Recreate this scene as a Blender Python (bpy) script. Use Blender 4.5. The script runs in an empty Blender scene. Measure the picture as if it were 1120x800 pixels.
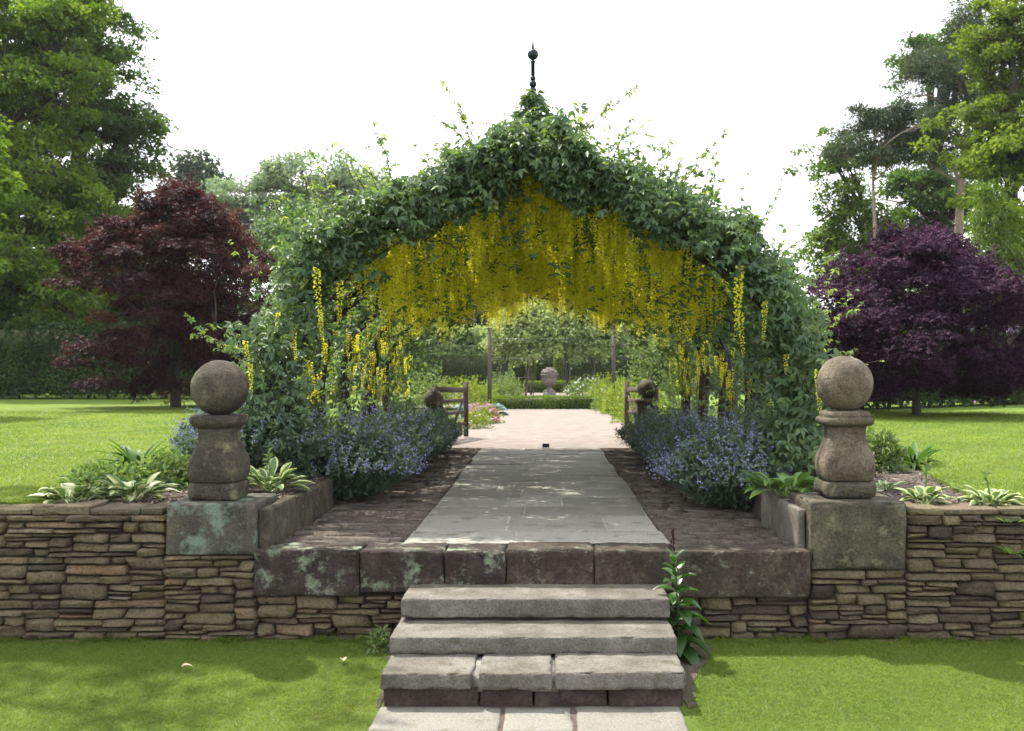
import bpy, bmesh, math, random
import numpy as np
from mathutils import Vector, noise as mnoise

PI = math.pi
R = math.radians
SC = bpy.context.scene
COL = SC.collection
F0, CX, CY, CAMZ = 1089.0, 595.0, 406.0, 1.62


def at(px, py, Y):
    """a photo pixel and a distance -> a point in the place"""
    return np.array([(px - CX) * Y / F0, Y, CAMZ - (py - CY) * Y / F0])


def rng(s):
    return np.random.default_rng(s)


def unit(a):
    a = np.asarray(a, float)
    return a / np.maximum(np.linalg.norm(a, axis=-1, keepdims=True), 1e-9)


# ------------------------------------------------------------------ materials
MATS = {}


def new_mat(name):
    m = bpy.data.materials.new(name)
    m.use_nodes = True
    nt = m.node_tree
    nt.nodes.clear()
    out = nt.nodes.new('ShaderNodeOutputMaterial')
    return m, nt, out


def N(nt, t, **kw):
    n = nt.nodes.new(t)
    for k, v in kw.items():
        if hasattr(n, k) and k not in n.inputs:
            setattr(n, k, v)
        else:
            n.inputs[k].default_value = v
    return n


def c4(c):
    return (c[0], c[1], c[2], 1.0)


def ramp(nt, stops, interp='LINEAR'):
    n = nt.nodes.new('ShaderNodeValToRGB')
    n.color_ramp.interpolation = interp
    e = n.color_ramp.elements
    while len(e) < len(stops):
        e.new(0.5)
    for i, (p, c) in enumerate(stops):
        e[i].position = p
        e[i].color = c4(c) if len(c) == 3 else c
    return n


def leaf_mat(name, stops, trans=0.35, tcol=(1.3, 1.5, 0.6), rough=0.55, spec=0.18):
    """leaves: colour from the per-leaf value 'rv', part of the light passes through"""
    m, nt, out = new_mat(name)
    L = nt.links.new
    a = N(nt, 'ShaderNodeAttribute', attribute_name='rv')
    r = ramp(nt, stops)
    L(a.outputs['Fac'], r.inputs['Fac'])
    p = N(nt, 'ShaderNodeBsdfPrincipled')
    p.inputs['Roughness'].default_value = rough
    p.inputs['Specular IOR Level'].default_value = spec
    L(r.outputs['Color'], p.inputs['Base Color'])
    t = N(nt, 'ShaderNodeBsdfTranslucent')
    mu = N(nt, 'ShaderNodeMix', data_type='RGBA', blend_type='MULTIPLY')
    mu.inputs[0].default_value = 1.0
    L(r.outputs['Color'], mu.inputs[6])
    mu.inputs[7].default_value = c4(tcol)
    L(mu.outputs[2], t.inputs['Color'])
    mx = N(nt, 'ShaderNodeMixShader')
    mx.inputs[0].default_value = trans
    L(p.outputs[0], mx.inputs[1])
    L(t.outputs[0], mx.inputs[2])
    L(mx.outputs[0], out.inputs['Surface'])
    MATS[name] = m
    return m


def stone_mat(name, stops, scale=6.0, attr=False, lichen=None, bump=0.5, rough=0.9, fine=60.0, mottle=0.55, stain=None):
    m, nt, out = new_mat(name)
    L = nt.links.new
    tc = N(nt, 'ShaderNodeTexCoord')
    n1 = N(nt, 'ShaderNodeTexNoise', Scale=scale, Detail=8.0, Roughness=0.65)
    n2 = N(nt, 'ShaderNodeTexNoise', Scale=fine, Detail=6.0, Roughness=0.7)
    L(tc.outputs['Object'], n1.inputs['Vector'])
    L(tc.outputs['Object'], n2.inputs['Vector'])
    r = ramp(nt, stops)
    if attr:
        a = N(nt, 'ShaderNodeAttribute', attribute_name='rv')
        ad = N(nt, 'ShaderNodeMath', operation='MULTIPLY_ADD')
        L(n1.outputs['Fac'], ad.inputs[0])
        ad.inputs[1].default_value = 0.30
        su = N(nt, 'ShaderNodeMath', operation='ADD')
        su.inputs[1].default_value = -0.15
        L(a.outputs['Fac'], su.inputs[0])
        L(su.outputs[0], ad.inputs[2])
        L(ad.outputs[0], r.inputs['Fac'])
    else:
        st = N(nt, 'ShaderNodeMapRange')
        st.inputs[1].default_value = 0.28
        st.inputs[2].default_value = 0.72
        L(n1.outputs['Fac'], st.inputs[0])
        L(st.outputs[0], r.inputs['Fac'])
    # fine mottling of the stone
    mr = N(nt, 'ShaderNodeMapRange')
    mr.inputs[1].default_value = 0.3
    mr.inputs[2].default_value = 0.75
    mr.inputs[3].default_value = mottle
    mr.inputs[4].default_value = 1.35
    L(n2.outputs['Fac'], mr.inputs[0])
    mu = N(nt, 'ShaderNodeMix', data_type='RGBA', blend_type='MULTIPLY')
    mu.inputs[0].default_value = 1.0
    L(r.outputs['Color'], mu.inputs[6])
    L(mr.outputs[0], mu.inputs[7])
    colour = mu.outputs[2]
    for spec in [lichen, stain]:
        if not spec:
            continue
        lc, amount, lscale = spec
        n3 = N(nt, 'ShaderNodeTexNoise', Scale=lscale, Detail=9.0, Roughness=0.72)
        mp = N(nt, 'ShaderNodeMapping')
        mp.inputs['Location'].default_value = (3.1 * lscale, 1.7, 0.4)
        L(tc.outputs['Object'], mp.inputs['Vector'])
        L(mp.outputs[0], n3.inputs['Vector'])
        lm = N(nt, 'ShaderNodeMapRange')
        lm.inputs[1].default_value = 1.0 - amount - 0.06
        lm.inputs[2].default_value = 1.0 - amount + 0.06
        L(n3.outputs['Fac'], lm.inputs[0])
        m2 = N(nt, 'ShaderNodeMix', data_type='RGBA')
        L(lm.outputs[0], m2.inputs[0])
        L(colour, m2.inputs[6])
        m2.inputs[7].default_value = c4(lc)
        colour = m2.outputs[2]
    p = N(nt, 'ShaderNodeBsdfPrincipled')
    p.inputs['Roughness'].default_value = rough
    p.inputs['Specular IOR Level'].default_value = 0.25
    L(colour, p.inputs['Base Color'])
    sm = N(nt, 'ShaderNodeMath', operation='ADD')
    L(n1.outputs['Fac'], sm.inputs[0])
    L(n2.outputs['Fac'], sm.inputs[1])
    b = N(nt, 'ShaderNodeBump', Strength=bump, Distance=0.02)
    L(sm.outputs[0], b.inputs['Height'])
    L(b.outputs[0], p.inputs['Normal'])
    L(p.outputs[0], out.inputs['Surface'])
    MATS[name] = m
    return m


def plain_mat(name, c1, c2, scale=20.0, rough=0.6, metallic=0.0, bump=0.2, stretch=(1, 1, 1)):
    m, nt, out = new_mat(name)
    L = nt.links.new
    tc = N(nt, 'ShaderNodeTexCoord')
    mp = N(nt, 'ShaderNodeMapping')
    mp.inputs['Scale'].default_value = stretch
    L(tc.outputs['Object'], mp.inputs['Vector'])
    n1 = N(nt, 'ShaderNodeTexNoise', Scale=scale, Detail=6.0, Roughness=0.6)
    L(mp.outputs[0], n1.inputs['Vector'])
    r = ramp(nt, [(0.3, c1), (0.7, c2)])
    L(n1.outputs['Fac'], r.inputs['Fac'])
    p = N(nt, 'ShaderNodeBsdfPrincipled', Roughness=rough, Metallic=metallic)
    L(r.outputs['Color'], p.inputs['Base Color'])
    b = N(nt, 'ShaderNodeBump', Strength=bump, Distance=0.01)
    L(n1.outputs['Fac'], b.inputs['Height'])
    L(b.outputs[0], p.inputs['Normal'])
    L(p.outputs[0], out.inputs['Surface'])
    MATS[name] = m
    return m


def ground_mat(name, stops, scale=3.0, fine=90.0, bump=0.6, dist=0.02, stripes=None, rough=0.95, patch=None):
    m, nt, out = new_mat(name)
    L = nt.links.new
    tc = N(nt, 'ShaderNodeTexCoord')
    n1 = N(nt, 'ShaderNodeTexNoise', Scale=scale, Detail=7.0, Roughness=0.6)
    n2 = N(nt, 'ShaderNodeTexNoise', Scale=fine, Detail=5.0, Roughness=0.7)
    L(tc.outputs['Object'], n1.inputs['Vector'])
    L(tc.outputs['Object'], n2.inputs['Vector'])
    mixf = N(nt, 'ShaderNodeMix', data_type='FLOAT')
    mixf.inputs[0].default_value = 0.5
    L(n1.outputs['Fac'], mixf.inputs[2])
    L(n2.outputs['Fac'], mixf.inputs[3])
    r = ramp(nt, stops)
    L(mixf.outputs[0], r.inputs['Fac'])
    colour = r.outputs['Color']
    if stripes:
        ang, wl, amt = stripes
        mp = N(nt, 'ShaderNodeMapping')
        mp.inputs['Rotation'].default_value = (0, 0, R(ang))
        L(tc.outputs['Object'], mp.inputs['Vector'])
        w = N(nt, 'ShaderNodeTexWave', Scale=wl, Distortion=1.0, Detail=2.0)
        L(mp.outputs[0], w.inputs['Vector'])
        mr = N(nt, 'ShaderNodeMapRange')
        mr.inputs[3].default_value = 1 - amt
        mr.inputs[4].default_value = 1 + amt
        L(w.outputs['Fac'], mr.inputs[0])
        mu = N(nt, 'ShaderNodeMix', data_type='RGBA', blend_type='MULTIPLY')
        mu.inputs[0].default_value = 1.0
        L(colour, mu.inputs[6])
        L(mr.outputs[0], mu.inputs[7])
        colour = mu.outputs[2]
    p = N(nt, 'ShaderNodeBsdfPrincipled', Roughness=rough)
    p.inputs['Specular IOR Level'].default_value = 0.15
    L(colour, p.inputs['Base Color'])
    b = N(nt, 'ShaderNodeBump', Strength=bump, Distance=dist)
    L(n2.outputs['Fac'], b.inputs['Height'])
    L(b.outputs[0], p.inputs['Normal'])
    L(p.outputs[0], out.inputs['Surface'])
    MATS[name] = m
    return m


def hosta_mat(name, mid, edge):
    m, nt, out = new_mat(name)
    L = nt.links.new
    a = N(nt, 'ShaderNodeAttribute', attribute_name='rv')
    r = ramp(nt, [(0.0, mid), (0.55, mid), (0.75, edge), (1.0, edge)])
    L(a.outputs['Fac'], r.inputs['Fac'])
    p = N(nt, 'ShaderNodeBsdfPrincipled', Roughness=0.4)
    L(r.outputs['Color'], p.inputs['Base Color'])
    t = N(nt, 'ShaderNodeBsdfTranslucent')
    L(r.outputs['Color'], t.inputs['Color'])
    mx = N(nt, 'ShaderNodeMixShader')
    mx.inputs[0].default_value = 0.3
    L(p.outputs[0], mx.inputs[1])
    L(t.outputs[0], mx.inputs[2])
    L(mx.outputs[0], out.inputs['Surface'])
    MATS[name] = m
    return m


# foliage
leaf_mat('laburnum_leaf', [(0, (.052, .095, .054)), (.5, (.112, .180, .092)), (.85, (.165, .24, .10)), (1, (.25, .31, .08))], .42, (1.5, 1.5, .5), .52, .4)
leaf_mat('laburnum_flower', [(0, (.40, .37, .02)), (.5, (.66, .61, .032)), (1, (.88, .84, .11))], .6, (1.15, 1.15, .6), .6, .2)
leaf_mat('catmint_leaf', [(0, (.065, .105, .07)), (.6, (.12, .175, .115)), (1, (.19, .25, .16))], .3, (1.1, 1.2, .8), .65, .2)
leaf_mat('catmint_flower', [(0, (.17, .19, .33)), (.6, (.25, .275, .45)), (1, (.36, .38, .56))], .3, (1, 1, 1.1), .7, .1)
leaf_mat('maple_bronze', [(0, (.014, .007, .011)), (.5, (.032, .012, .018)), (.85, (.060, .020, .020)), (1, (.09, .045, .022))], .32, (1.6, .9, .7), .6, .12)
leaf_mat('maple_purple', [(0, (.012, .006, .013)), (.5, (.027, .011, .028)), (1, (.062, .026, .058))], .25, (1.6, .8, 1.1), .6, .12)
leaf_mat('tree_dark', [(0, (.035, .068, .026)), (.5, (.068, .122, .040)), (1, (.12, .185, .055))], .32, (1.4, 1.6, .5))
leaf_mat('tree_fresh', [(0, (.04, .085, .018)), (.5, (.10, .17, .030)), (1, (.20, .27, .048))], .40, (1.5, 1.5, .4))
leaf_mat('tree_yellow', [(0, (.055, .10, .018)), (.5, (.115, .18, .032)), (1, (.19, .26, .05))], .42, (1.5, 1.4, .4))
leaf_mat('tree_pale', [(0, (.12, .175, .125)), (.5, (.20, .265, .18)), (1, (.29, .35, .23))], .38, (1.2, 1.3, .8))
leaf_mat('pine_needle', [(0, (.035, .060, .038)), (.6, (.075, .112, .062)), (1, (.13, .165, .08))], .2, (1.2, 1.2, .8))
leaf_mat('conifer_dark', [(0, (.012, .024, .024)), (.6, (.026, .046, .042)), (1, (.05, .08, .06))], .15, (1.2, 1.2, .9))
leaf_mat('hedge_beech', [(0, (.018, .045, .014)), (.6, (.045, .092, .022)), (1, (.12, .18, .04))], .3, (1.4, 1.6, .5))
leaf_mat('hedge_box', [(0, (.07, .12, .016)), (.5, (.13, .20, .024)), (1, (.20, .27, .04))], .35, (1.3, 1.4, .5))
leaf_mat('hedge_yew', [(0, (.045, .070, .030)), (.6, (.080, .115, .042)), (1, (.17, .21, .06))], .2, (1.2, 1.3, .5))
leaf_mat('rose_leaf', [(0, (.16, .22, .08)), (.5, (.28, .35, .14)), (1, (.42, .48, .23))], .38, (1.2, 1.2, .7))
leaf_mat('border_lime', [(0, (.10, .16, .02)), (.5, (.18, .24, .03)), (1, (.28, .33, .06))], .38, (1.2, 1.2, .5))
leaf_mat('border_green', [(0, (.07, .12, .04)), (.5, (.13, .19, .07)), (1, (.21, .27, .11))], .35, (1.3, 1.3, .6))
leaf_mat('blue_leaf', [(0, (.10, .19, .20)), (.5, (.16, .27, .28)), (1, (.26, .36, .36))], .25, (1, 1.1, 1))
leaf_mat('pink_flower', [(0, (.45, .18, .24)), (1, (.65, .35, .42))], .3, (1, .9, .9))
leaf_mat('lilac_flower', [(0, (.30, .18, .42)), (1, (.50, .36, .60))], .3, (1, .9, 1))
leaf_mat('dark_broadleaf', [(0, (.018, .055, .012)), (.6, (.035, .090, .018)), (1, (.07, .14, .025))], .28, (1.4, 1.6, .4), .35, .5)
leaf_mat('fresh_herb', [(0, (.08, .15, .045)), (.5, (.15, .23, .08)), (1, (.25, .32, .14))], .35, (1.3, 1.3, .5))
leaf_mat('strap_leaf', [(0, (.025, .070, .018)), (.6, (.05, .11, .026)), (1, (.10, .16, .04))], .3, (1.4, 1.5, .5))
leaf_mat('grass_blade', [(0, (.085, .140, .022)), (.5, (.145, .205, .032)), (.9, (.20, .25, .045)), (1, (.29, .28, .11))], .45, (1.3, 1.35, .5), .55, .25)
leaf_mat('dry_leaf', [(0, (.40, .30, .18)), (1, (.55, .45, .30))], .1, (1, 1, 1))
leaf_mat('mulch_chip', [(0, (.07, .05, .04)), (.5, (.17, .135, .115)), (1, (.34, .29, .25))], .0, (1, 1, 1), .9, .1)
leaf_mat('tiny_white', [(0, (.5, .52, .45)), (1, (.75, .75, .68))], .2, (1, 1, 1))
hosta_mat('hosta_pale_centre', (.40, .44, .20), (.07, .15, .035))
hosta_mat('hosta_pale_margin', (.085, .17, .04), (.50, .54, .26))
hosta_mat('hosta_green', (.13, .22, .045), (.085, .17, .035))
# bark, metal, timber
plain_mat('bark_dark', (.018, .014, .011), (.06, .048, .036), 14, .9, 0, 1.0, (1, 1, .25))
plain_mat('bark_grey', (.07, .058, .048), (.16, .135, .115), 10, .9, 0, .8, (1, 1, .3))
plain_mat('bark_pale', (.15, .105, .085), (.29, .225, .19), 8, .85, 0, .6, (1, 1, .4))
plain_mat('hedge_inner_shade', (.016, .024, .010), (.030, .042, .016), 20, .95, 0, .5)  # dark colour standing in for the shade inside a hedge
plain_mat('iron_black', (.010, .012, .020), (.030, .032, .045), 40, .45, .6, .1)
plain_mat('gate_timber', (.030, .020, .014), (.085, .060, .042), 30, .8, 0, .5, (1, 1, .2))
plain_mat('post_timber', (.045, .036, .030), (.10, .085, .072), 30, .85, 0, .5, (1, 1, .2))
# stone
stone_mat('wall_stone', [(0.0, (.066, .052, .040)), (.22, (.140, .110, .076)), (.42, (.205, .163, .105)), (.58, (.170, .146, .080)), (.74, (.240, .190, .125)), (.92, (.23, .140, .080)), (1.0, (.28, .24, .18))],
          16, True, ((.17, .175, .10), .34, 9), 1.0, .92, 70, .4, stain=((.05, .044, .04), .36, 12))
stone_mat('kerb_stone', [(0, (.020, .015, .013)), (.5, (.044, .033, .028)), (1, (.095, .078, .062))], 7, False, ((.24, .28, .20), .42, 5.0), .9, .9, 55, .45, stain=((.16, .14, .12), .33, 20))
stone_mat('kerb_stone_plain', [(0, (.034, .026, .020)), (.5, (.066, .052, .038)), (1, (.13, .108, .08))], 6, False, ((.24, .25, .19), .38, 9), 1.0, .9, 45, .4, stain=((.035, .027, .022), .42, 7))
stone_mat('block_lichen', [(0, (.030, .030, .026)), (.5, (.072, .066, .052)), (1, (.12, .105, .075))], 6, False, ((.15, .195, .155), .445, 6.5), .7, .9, 60, .5)
stone_mat('block_plain', [(0, (.042, .037, .028)), (.5, (.090, .080, .058)), (1, (.16, .14, .10))], 6, False, ((.20, .19, .12), .38, 10), 1.0, .9, 60, .45, stain=((.036, .031, .025), .40, 5))
stone_mat('finial_dark', [(0, (.022, .019, .016)), (.45, (.060, .050, .040)), (1, (.135, .115, .085))], 5, False, ((.165, .155, .095), .40, 6), .7, .9, 80, .5, stain=((.020, .018, .016), .37, 4))
stone_mat('finial_brown', [(0, (.048, .038, .028)), (.45, (.112, .090, .066)), (1, (.23, .195, .145))], 5, False, ((.30, .275, .21), .36, 8), .75, .9, 80, .5, stain=((.042, .034, .027), .38, 5))
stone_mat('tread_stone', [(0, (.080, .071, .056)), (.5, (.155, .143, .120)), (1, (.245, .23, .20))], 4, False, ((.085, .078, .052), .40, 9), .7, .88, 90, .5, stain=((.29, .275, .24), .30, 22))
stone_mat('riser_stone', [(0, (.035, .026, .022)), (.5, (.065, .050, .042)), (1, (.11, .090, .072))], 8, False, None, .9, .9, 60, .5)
stone_mat('flag_stone', [(0, (.165, .158, .132)), (.25, (.20, .193, .165)), (.5, (.225, .218, .188)), (.75, (.25, .242, .212)), (1, (.285, .276, .243))], 5, True, ((.11, .105, .075), .40, 6), .5, .7, 90, .55, stain=((.30, .29, .26), .31, 14))
stone_mat('mortar', [(0, (.17, .16, .14)), (1, (.33, .31, .28))], 12, False, ((.12, .12, .07), .42, 9), .6, .95, 90, .7)
stone_mat('grit', [(0, (.22, .21, .185)), (1, (.42, .40, .36))], 14, False, ((.10, .10, .06), .40, 9), .6, .95, 90, .7)
stone_mat('sett_stone', [(0, (.075, .062, .051)), (.5, (.145, .122, .102)), (1, (.26, .23, .195))], 14, True, ((.20, .185, .16), .35, 18), .9, .95, 60, .45)
stone_mat('border_edge', [(0, (.26, .23, .20)), (1, (.42, .39, .35))], 6, False, None, .5)
stone_mat('urn_stone', [(0, (.10, .085, .078)), (.5, (.17, .15, .14)), (1, (.26, .235, .22))], 8, False, None, .6)
# ground
ground_mat('lawn_soil', [(.3, (.06, .10, .016)), (.5, (.095, .145, .022)), (.7, (.13, .185, .03))], 2.0, 120, .8, .02)
ground_mat('lawn_mown', [(.3, (.08, .135, .018)), (.5, (.115, .175, .026)), (.7, (.15, .21, .036))], .8, 60, .9, .03, (38, .42, .10))
ground_mat('soil', [(.3, (.06, .045, .037)), (.5, (.125, .10, .084)), (.7, (.21, .18, .155))], 6, 60, 1.0, .03)
ground_mat('gravel', [(.3, (.115, .095, .085)), (.5, (.19, .160, .143)), (.7, (.28, .245, .222))], 5.0, 130, .15, .01)
ground_mat('field', [(.3, (.04, .07, .016)), (.5, (.06, .10, .022)), (.7, (.09, .13, .03))], .3, 20, .8, .03)


# ------------------------------------------------------------------ mesh building
class MB:
    def __init__(s):
        s.V, s.F3, s.F4, s.A, s.n = [], [], [], [], 0

    def add(s, V, F3=None, F4=None, a=0.5):
        V = np.asarray(V, float).reshape(-1, 3)
        if len(V) == 0:
            return
        if F3 is not None and len(F3):
            s.F3.append(np.asarray(F3, int).reshape(-1, 3) + s.n)
        if F4 is not None and len(F4):
            s.F4.append(np.asarray(F4, int).reshape(-1, 4) + s.n)
        a = np.broadcast_to(np.asarray(a, float), (len(V),))
        s.V.append(V)
        s.A.append(a)
        s.n += len(V)

    def mesh(s, name, mat, origin=(0, 0, 0), smooth=False):
        me = bpy.data.meshes.new(name)
        V = np.concatenate(s.V) - np.asarray(origin, float) if s.V else np.zeros((0, 3))
        f3 = np.concatenate(s.F3) if s.F3 else np.zeros((0, 3), int)
        f4 = np.concatenate(s.F4) if s.F4 else np.zeros((0, 4), int)
        me.vertices.add(len(V))
        me.vertices.foreach_set('co', V.astype(np.float32).ravel())
        nl = f3.size + f4.size
        me.loops.add(nl)
        me.loops.foreach_set('vertex_index', np.concatenate([f3.ravel(), f4.ravel()]).astype(np.int32))
        me.polygons.add(len(f3) + len(f4))
        st = np.concatenate([np.arange(len(f3)) * 3, f3.size + np.arange(len(f4)) * 4]).astype(np.int32)
        me.polygons.foreach_set('loop_start', st)
        if smooth:
            me.polygons.foreach_set('use_smooth', np.ones(len(f3) + len(f4), bool))
        at_ = me.attributes.new('rv', 'FLOAT', 'POINT')
        if s.A:
            at_.data.foreach_set('value', np.clip(np.concatenate(s.A), 0, 1).astype(np.float32))
        me.materials.append(MATS[mat])
        me.update(calc_edges=True)
        me.validate()
        return me

    def build(s, name, mat, parent=None, origin=None, smooth=False):
        """links ONE mesh object; coordinates given in the place, stored relative to the parent"""
        if origin is None:
            origin = world_loc(parent) if parent else (0, 0, 0)
        o = bpy.data.objects.new(name, s.mesh(name, mat, origin, smooth))
        COL.objects.link(o)
        if parent:
            o.parent = parent
        else:
            o.location = origin
        return o


def world_loc(o):
    p = np.zeros(3)
    while o is not None:
        p += np.array(o.location)
        o = o.parent
    return p


def tag(o, label=None, cat=None, group=None, kind=None):
    if label: o['label'] = label
    if cat: o['category'] = cat
    if group: o['group'] = group
    if kind: o['kind'] = kind
    return o


def thing(name, label, cat, loc, group=None):
    o = bpy.data.objects.new(name, None)
    o.empty_display_size = 0.1
    COL.objects.link(o)
    o.location = tuple(float(v) for v in loc)
    return tag(o, label, cat, group)


def leaves(mb, P, D, Nn, Ln, Wd, rv, fold=0.25, curl=0.2):
    """n leaves, each two faces folded along its midrib"""
    P = np.asarray(P, float)
    n = len(P)
    if n == 0:
        return
    D = unit(D)
    S = unit(np.cross(D, Nn))
    U = np.cross(S, D)
    Ln = np.broadcast_to(np.asarray(Ln, float), (n,))[:, None]
    Wd = np.broadcast_to(np.asarray(Wd, float), (n,))[:, None]
    a = P
    b = P + D * Ln * .45 + S * Wd * .5 + U * Wd * fold
    c = P + D * Ln * .45 - S * Wd * .5 + U * Wd * fold
    d = P + D * Ln - U * Ln * curl
    V = np.stack([a, b, c, d], 1).reshape(-1, 3)
    i = np.arange(n)[:, None] * 4
    F = np.concatenate([i + [0, 1, 3], i + [0, 3, 2]], 0)
    rv = np.broadcast_to(np.asarray(rv, float), (n,))
    mb.add(V, F, None, np.repeat(rv, 4))


def trifoliate(mb, g, P, D, Nn, Ln, rv):
    """leaves of three leaflets on a short stalk"""
    n = len(P)
    D = unit(D)
    S = unit(np.cross(D, Nn))
    U = np.cross(S, D)
    Lc = np.broadcast_to(np.asarray(Ln, float), (n,))
    for ang in (-62, 0, 62):
        a = R(ang) + g.normal(0, .18, n)
        d = D * np.cos(a)[:, None] + S * np.sin(a)[:, None] - U * g.uniform(.0, .45, n)[:, None]
        leaves(mb, P, d, U + g.normal(0, .15, (n, 3)), Lc * g.uniform(.85, 1.1, n), Lc * .46, rv + g.normal(0, .05, n), .18, .22)


def strips(mb, P, D, Ln, Wd, droop, edge=None, seg=5, rv=None, g=None, cup=.25, shape='ovate'):
    """n arching leaves of several segments, three vertices across"""
    P = np.asarray(P, float)
    n = len(P)
    D = unit(D)
    up = np.array([0, 0, 1.0])
    S = unit(np.cross(D, np.broadcast_to(up, D.shape)) + 1e-6)
    Ln = np.broadcast_to(np.asarray(Ln, float), (n,))
    Wd = np.broadcast_to(np.asarray(Wd, float), (n,))
    droop = np.broadcast_to(np.asarray(droop, float), (n,))
    rows = []
    vals = []
    for k in range(seg + 1):
        t = k / seg
        c = P + D * (Ln * t)[:, None] - up * (droop * Ln * t * t)[:, None]
        if shape == 'ovate':
            w = np.sin(PI * min(1, t ** .75)) ** .8 if 0 < t < 1 else 0.0
            w = max(w, .06 if k == 0 else .0)
        elif shape == 'stalk':
            w = .08 if t < .35 else np.sin(PI * ((t - .35) / .65) ** .72) ** .85 if t < 1 else 0
            w = max(w, .08 if t < 1 else 0)
        else:
            w = (1 - t ** 2.2) * (.55 + .45 * min(1, t * 3))
        h = (Wd * w * .5)[:, None]
        U = np.array([0, 0, 1.0])
        rows += [c - S * h + U * h * cup * 2, c, c + S * h + U * h * cup * 2]
        vals += [1.0, 0.0, 1.0]
    V = np.stack(rows, 1)
    m = V.shape[1]
    i = np.arange(n)[:, None] * m
    fs = []
    for k in range(seg):
        o = k * 3
        fs.append(i + [o, o + 1, o + 4, o + 3])
        fs.append(i + [o + 1, o + 2, o + 5, o + 4])
    a = np.tile(np.array(vals), n) if rv is None else np.repeat(np.broadcast_to(rv, (n,)), m)
    mb.add(V.reshape(-1, 3), None, np.concatenate(fs), a)


def tube(mb, pts, rad, k=8, a=.5, cap=True):
    pts = np.asarray(pts, float)
    n = len(pts)
    rad = np.broadcast_to(np.asarray(rad, float), (n,))
    T = unit(np.gradient(pts, axis=0))
    ref = np.array([0, 1.0, 0]) if abs(T[0][1]) < .8 else np.array([1.0, 0, 0])
    rings = []
    for i in range(n):
        u = unit(np.cross(T[i], ref))
        v = np.cross(T[i], u)
        th = np.arange(k) * 2 * PI / k
        rings.append(pts[i] + rad[i] * (np.cos(th)[:, None] * u + np.sin(th)[:, None] * v))
    V = np.concatenate(rings)
    f = []
    for i in range(n - 1):
        for j in range(k):
            f.append([i * k + j, i * k + (j + 1) % k, (i + 1) * k + (j + 1) % k, (i + 1) * k + j])
    f3 = []
    if cap:
        V = np.concatenate([V, pts[-1:], pts[:1]])
        for j in range(k):
            f3.append([(n - 1) * k + j, (n - 1) * k + (j + 1) % k, n * k])
            f3.append([(j + 1) % k, j, n * k + 1])
    mb.add(V, f3, f, a)


def bent(p, q, g, n=6, amt=.12, sag=0.0):
    p, q = np.asarray(p, float), np.asarray(q, float)
    t = np.linspace(0, 1, n)[:, None]
    L = np.linalg.norm(q - p)
    w = g.normal(0, amt * L / 2, (2, 3))
    pts = p + (q - p) * t + w[0] * np.sin(PI * t) + w[1] * np.sin(2 * PI * t) * .5
    pts[:, 2] += sag * np.sin(PI * t[:, 0]) * L
    return pts


def box(mb, lo, hi, a=.5):
    x0, y0, z0 = lo
    x1, y1, z1 = hi
    V = [(x0, y0, z0), (x1, y0, z0), (x1, y1, z0), (x0, y1, z0), (x0, y0, z1), (x1, y0, z1), (x1, y1, z1), (x0, y1, z1)]
    mb.add(V, None, [(0, 3, 2, 1), (4, 5, 6, 7), (0, 1, 5, 4), (1, 2, 6, 5), (2, 3, 7, 6), (3, 0, 4, 7)], a)


def beam(mb, p, q, w, d, a=.5):
    """rectangular bar from p to q; w across, d deep"""
    p, q = np.asarray(p, float), np.asarray(q, float)
    T = unit(q - p)
    ref = np.array([0, 0, 1.0]) if abs(T[2]) < .9 else np.array([1.0, 0, 0])
    u = unit(np.cross(T, ref)) * d / 2
    v = unit(np.cross(T, u)) * w / 2
    V = [p - u - v, p + u - v, p + u + v, p - u + v, q - u - v, q + u - v, q + u + v, q - u + v]
    mb.add(V, None, [(0, 3, 2, 1), (4, 5, 6, 7), (0, 1, 5, 4), (1, 2, 6, 5), (2, 3, 7, 6), (3, 0, 4, 7)], a)


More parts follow.
